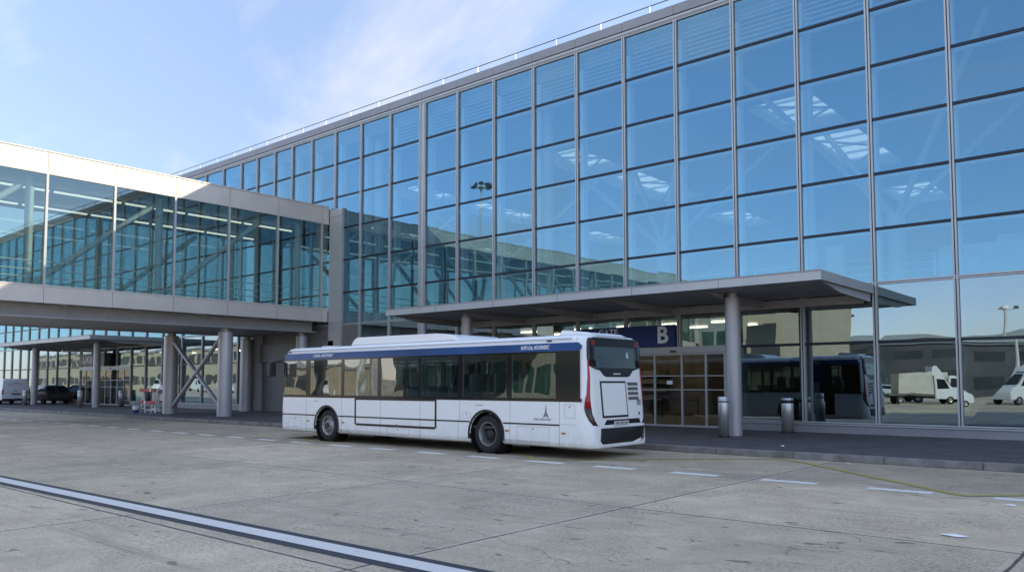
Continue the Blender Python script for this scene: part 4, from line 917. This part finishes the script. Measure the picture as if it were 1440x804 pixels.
def truck(loc, rz, label, fairing=True, boxc='van_white'):
    t = thing('box_truck', loc, label, 'truck', 'trucks reflected in the terminal glass', rz); t.scale = (.88, .88, .88)
    q = MB(); q.box(-3.1, 2.9, -.45, .45, .55, .75, M['bus_skirt']); q.box(-3.1, .9, -.9, .9, .75, .9, M['grille']); q.build('chassis', t)
    q = MB(); q.box(-2.2, .75, -1.05, 1.05, .93, 2.75, M['truck_cream'], bevel=.04); q.build('box_body', t)
    q = MB(); pr_ = [(.9, .5), (.9, 2.35), (1.15, 2.45), (1.7, 2.35), (2.35, 1.55), (3.05, 1.3), (3.2, 1.0), (3.2, .45)]
    q.prism([(a, -.95, b) for a, b in pr_], (0, 1.9, 0), M['van_white']); bmesh.ops.bevel(q.bm, geom=list(q.bm.edges), offset=.05, segments=2, affect='EDGES'); q.build('cab', t)
    q = MB()
    for s in (-1, 1): q.prism([(1.1, s * .965, 1.45), (2.25, s * .965, 1.45), (1.75, s * .965, 2.15), (1.1, s * .965, 2.2)], (0, -s * .02, 0), M['auto_glass'])
    q.prism([(1.82, -.8, 2.28), (1.82, .8, 2.28), (2.40, .85, 1.60), (2.40, -.85, 1.60)], (.04, 0, .02), M['auto_glass']); q.build('window', t)
    if fairing: q = MB(); q.prism([(.8, -.9, 2.4), (1.7, -.9, 2.45), (1.2, -.9, 3.25), (.8, -.9, 3.3)], (0, 1.8, 0), M['van_white']); q.build('wind_deflector', t)
    for xw in (-2.0, 2.35):
        for s in (-1, 1):
            q = MB(); q.lathe((xw, s * .72, .38), (0, s, 0), [(0, 0), (0, .34), (.03, .38), (.2, .38), (.24, .34), (.24, .2)], M['rubber'], 24); q.lathe((xw, s * .72, .38), (0, s, 0), [(.235, .2), (.2, .1), (.2, 0)], M['rim'], 16); q.build('wheel', t)
    return t
truck((-12.2, -44.6, 0), R(-35), 'white box truck with a roof wind deflector, reflected in the right-hand panes')
truck((-12.4, -50.0, 0), R(-38), 'white box truck standing behind the other truck in the reflection', False)
truck((-3.4, -38.9, 0), R(120), 'white truck at the very right edge of the reflections')
for (x_, y_, r_, pt, lab) in ((-24.5, -82, 15, 'van_white', 'small white car seen in the glass just left of the reflected box trucks'),):
    loft_car('car', (x_, y_, 0), R(r_), lab, 'car', None, M[pt], 4.4, 1.8, 1.5)
for i, (x_, y_, h_, L_, lab) in enumerate(((-139, -50, 2.3, 5.2, 'tall white van reflected in the glass between the crossed braces'), (-129, -50, 1.9, 4.6, 'low white van reflected in the glass just right of the front footbridge pillar'), (-156, -50, 2.3, 5.2, 'white van reflected in the glass behind the red and white barrier'), (-77, -56, 2.1, 4.8, 'white van reflected in the second side window of the bus'))):
    loft_car('van', (x_, y_, 0), R(12 * i), lab, 'van', 'vans across the apron seen only as reflections', M['van_white'], L_, 1.9, h_, van=True)

# ------------------------------------------------------------------ the far side of the apron, seen only in the glass
def block(loc_x, y1, depth, h, label, wallm, nwin, rows, name='airport_building', glaz='far_dark'):
    x0, x1 = loc_x; b = thing(name, ((x0 + x1) / 2, y1 - depth / 2, 0), label, 'building'); O = ((x0 + x1) / 2, y1 - depth / 2, 0)
    q = MB(O); q.box(x0, x1, y1 - depth, y1, -.05, h, wallm); q.build('wall', b)
    q = MB(O); q.box(x0 - .4, x1 + .4, y1 - depth - .4, y1 + .5, h, h + .5, M['far_roof']); q.build('roof', b)
    w = (x1 - x0) / nwin
    for r_ in range(rows):
        for i in range(nwin):
            z0 = h * (r_ + .30) / rows; q = MB(O); q.box(x0 + w * i + w * .12, x0 + w * (i + 1) - w * .12, y1 - .05, y1 + .06, z0, z0 + h / rows * (.42 if glaz == 'far_dark' else .62), M[glaz]); q.build('window', b)
    return b
block((-290, -156), -72, 20, 10.2, 'long cream building reflected in the ground floor glass on the left', M['cream_wall'], 30, 2)
block((-119, -104), -72, 14, 4.4, 'low cream shed reflected in the front side windows of the bus', M['cream_wall'], 4, 1)
block((-97, -52), -84, 20, 8.2, 'low grey building with dark green windows reflected in the middle windows of the bus', M['far_wall'], 12, 2, glaz='teal')
block((-25.6, -22), -41.2, 18, 9.5, 'narrow cream block at the end of the footbridge, reflected under the canopy', M['cream_wall'], 1, 1)
block((-47, -25.9), -42.0, 18, 10.5, 'green glazed building at the end of the footbridge, reflected over the gate doors', M['pier_frame'], 14, 3, glaz='teal')
dk = block((-150, 90), -150, 25, 9.6, 'long dark glazed terminal reflected in the right-hand panes', M['far_wall'], 34, 2)
q = MB(((-150 + 90) / 2, -162.5, 0))
for i in range(8):
    a = -150 + 30 * i
    P_ = [(a + 30 * t / 8, 10.05 + 1.3 * math.sin(math.pi * t / 8)) for t in range(9)]
    q.prism([(x_, -149, z_) for x_, z_ in P_], (0, -26, 0), M['far_roof'])
q.build('vaulted_roof', dk)
def mast(loc, h, label, heads=8):
    t = thing('lighting_mast', loc, label, 'light mast', 'lighting masts reflected in the glass')
    MB().tube((0, 0, 0), (0, 0, h), .35, M['mast'], .16, seg=16).build('pole', t)
    for a in range(heads):
        a_ = 2 * math.pi * a / heads; c_, s_ = math.cos(a_), math.sin(a_)
        q = MB(); q.tube((0, 0, h - .3), (c_ * 1.5, s_ * 1.5, h), .06, M['mast'], seg=6); q.box(c_ * 1.6 - .35, c_ * 1.6 + .35, s_ * 1.6 - .35, s_ * 1.6 + .35, h, h + .4, M['sign_grey']); q.build('lamp_head', t)
    MB().tube((0, 0, h), (0, 0, h + .5), .5, M['sign_white'], seg=12).build('cap', t)
mast((-75.5, -60, 0), 31, 'tall mast with a ring of floodlights reflected left of centre')
mast((-43, -120, 0), 13, 'short lamp mast reflected above the reflected bus', 2)
mast((-16.5, -116, 0), 12.5, 'short twin lamp mast reflected at the far right', 3)

# ------------------------------------------------------------------ litter
def scrap(x_, y_, z_, r_, label):
    q = MB((x_, y_, z_)); n_ = 9; P_ = [(x_ + r_ * random.uniform(.5, 1.2) * math.cos(2 * math.pi * i / n_), y_ + .45 * r_ * random.uniform(.6, 1.2) * math.sin(2 * math.pi * i / n_), z_ + random.uniform(.004, .02)) for i in range(n_)]
    c = q.bm.verts.new((x_, y_, z_ + .03)); vs = [q.bm.verts.new(p_) for p_ in P_]; k_ = q.mi(M['paper'])
    for i in range(n_): q.bm.faces.new((c, vs[i], vs[(i + 1) % n_]))
    return tag(q.build('paper_scrap'), label, 'litter', 'scraps of litter on the ground')
scrap(3.02, -15.57, .004, .17, 'flattened white paper scrap on the concrete at lower right')
scrap(3.15, -12.6, .004, .08, 'small white scrap just below the rightmost lane dash')
scrap(-2.85, -6.1, KH + .002, .07, 'tiny white scrap on the dark pavement right of the nearest pillar')
scrap(-.6, -8.05, .004, .05, 'tiny scrap lying at the foot of the kerb')
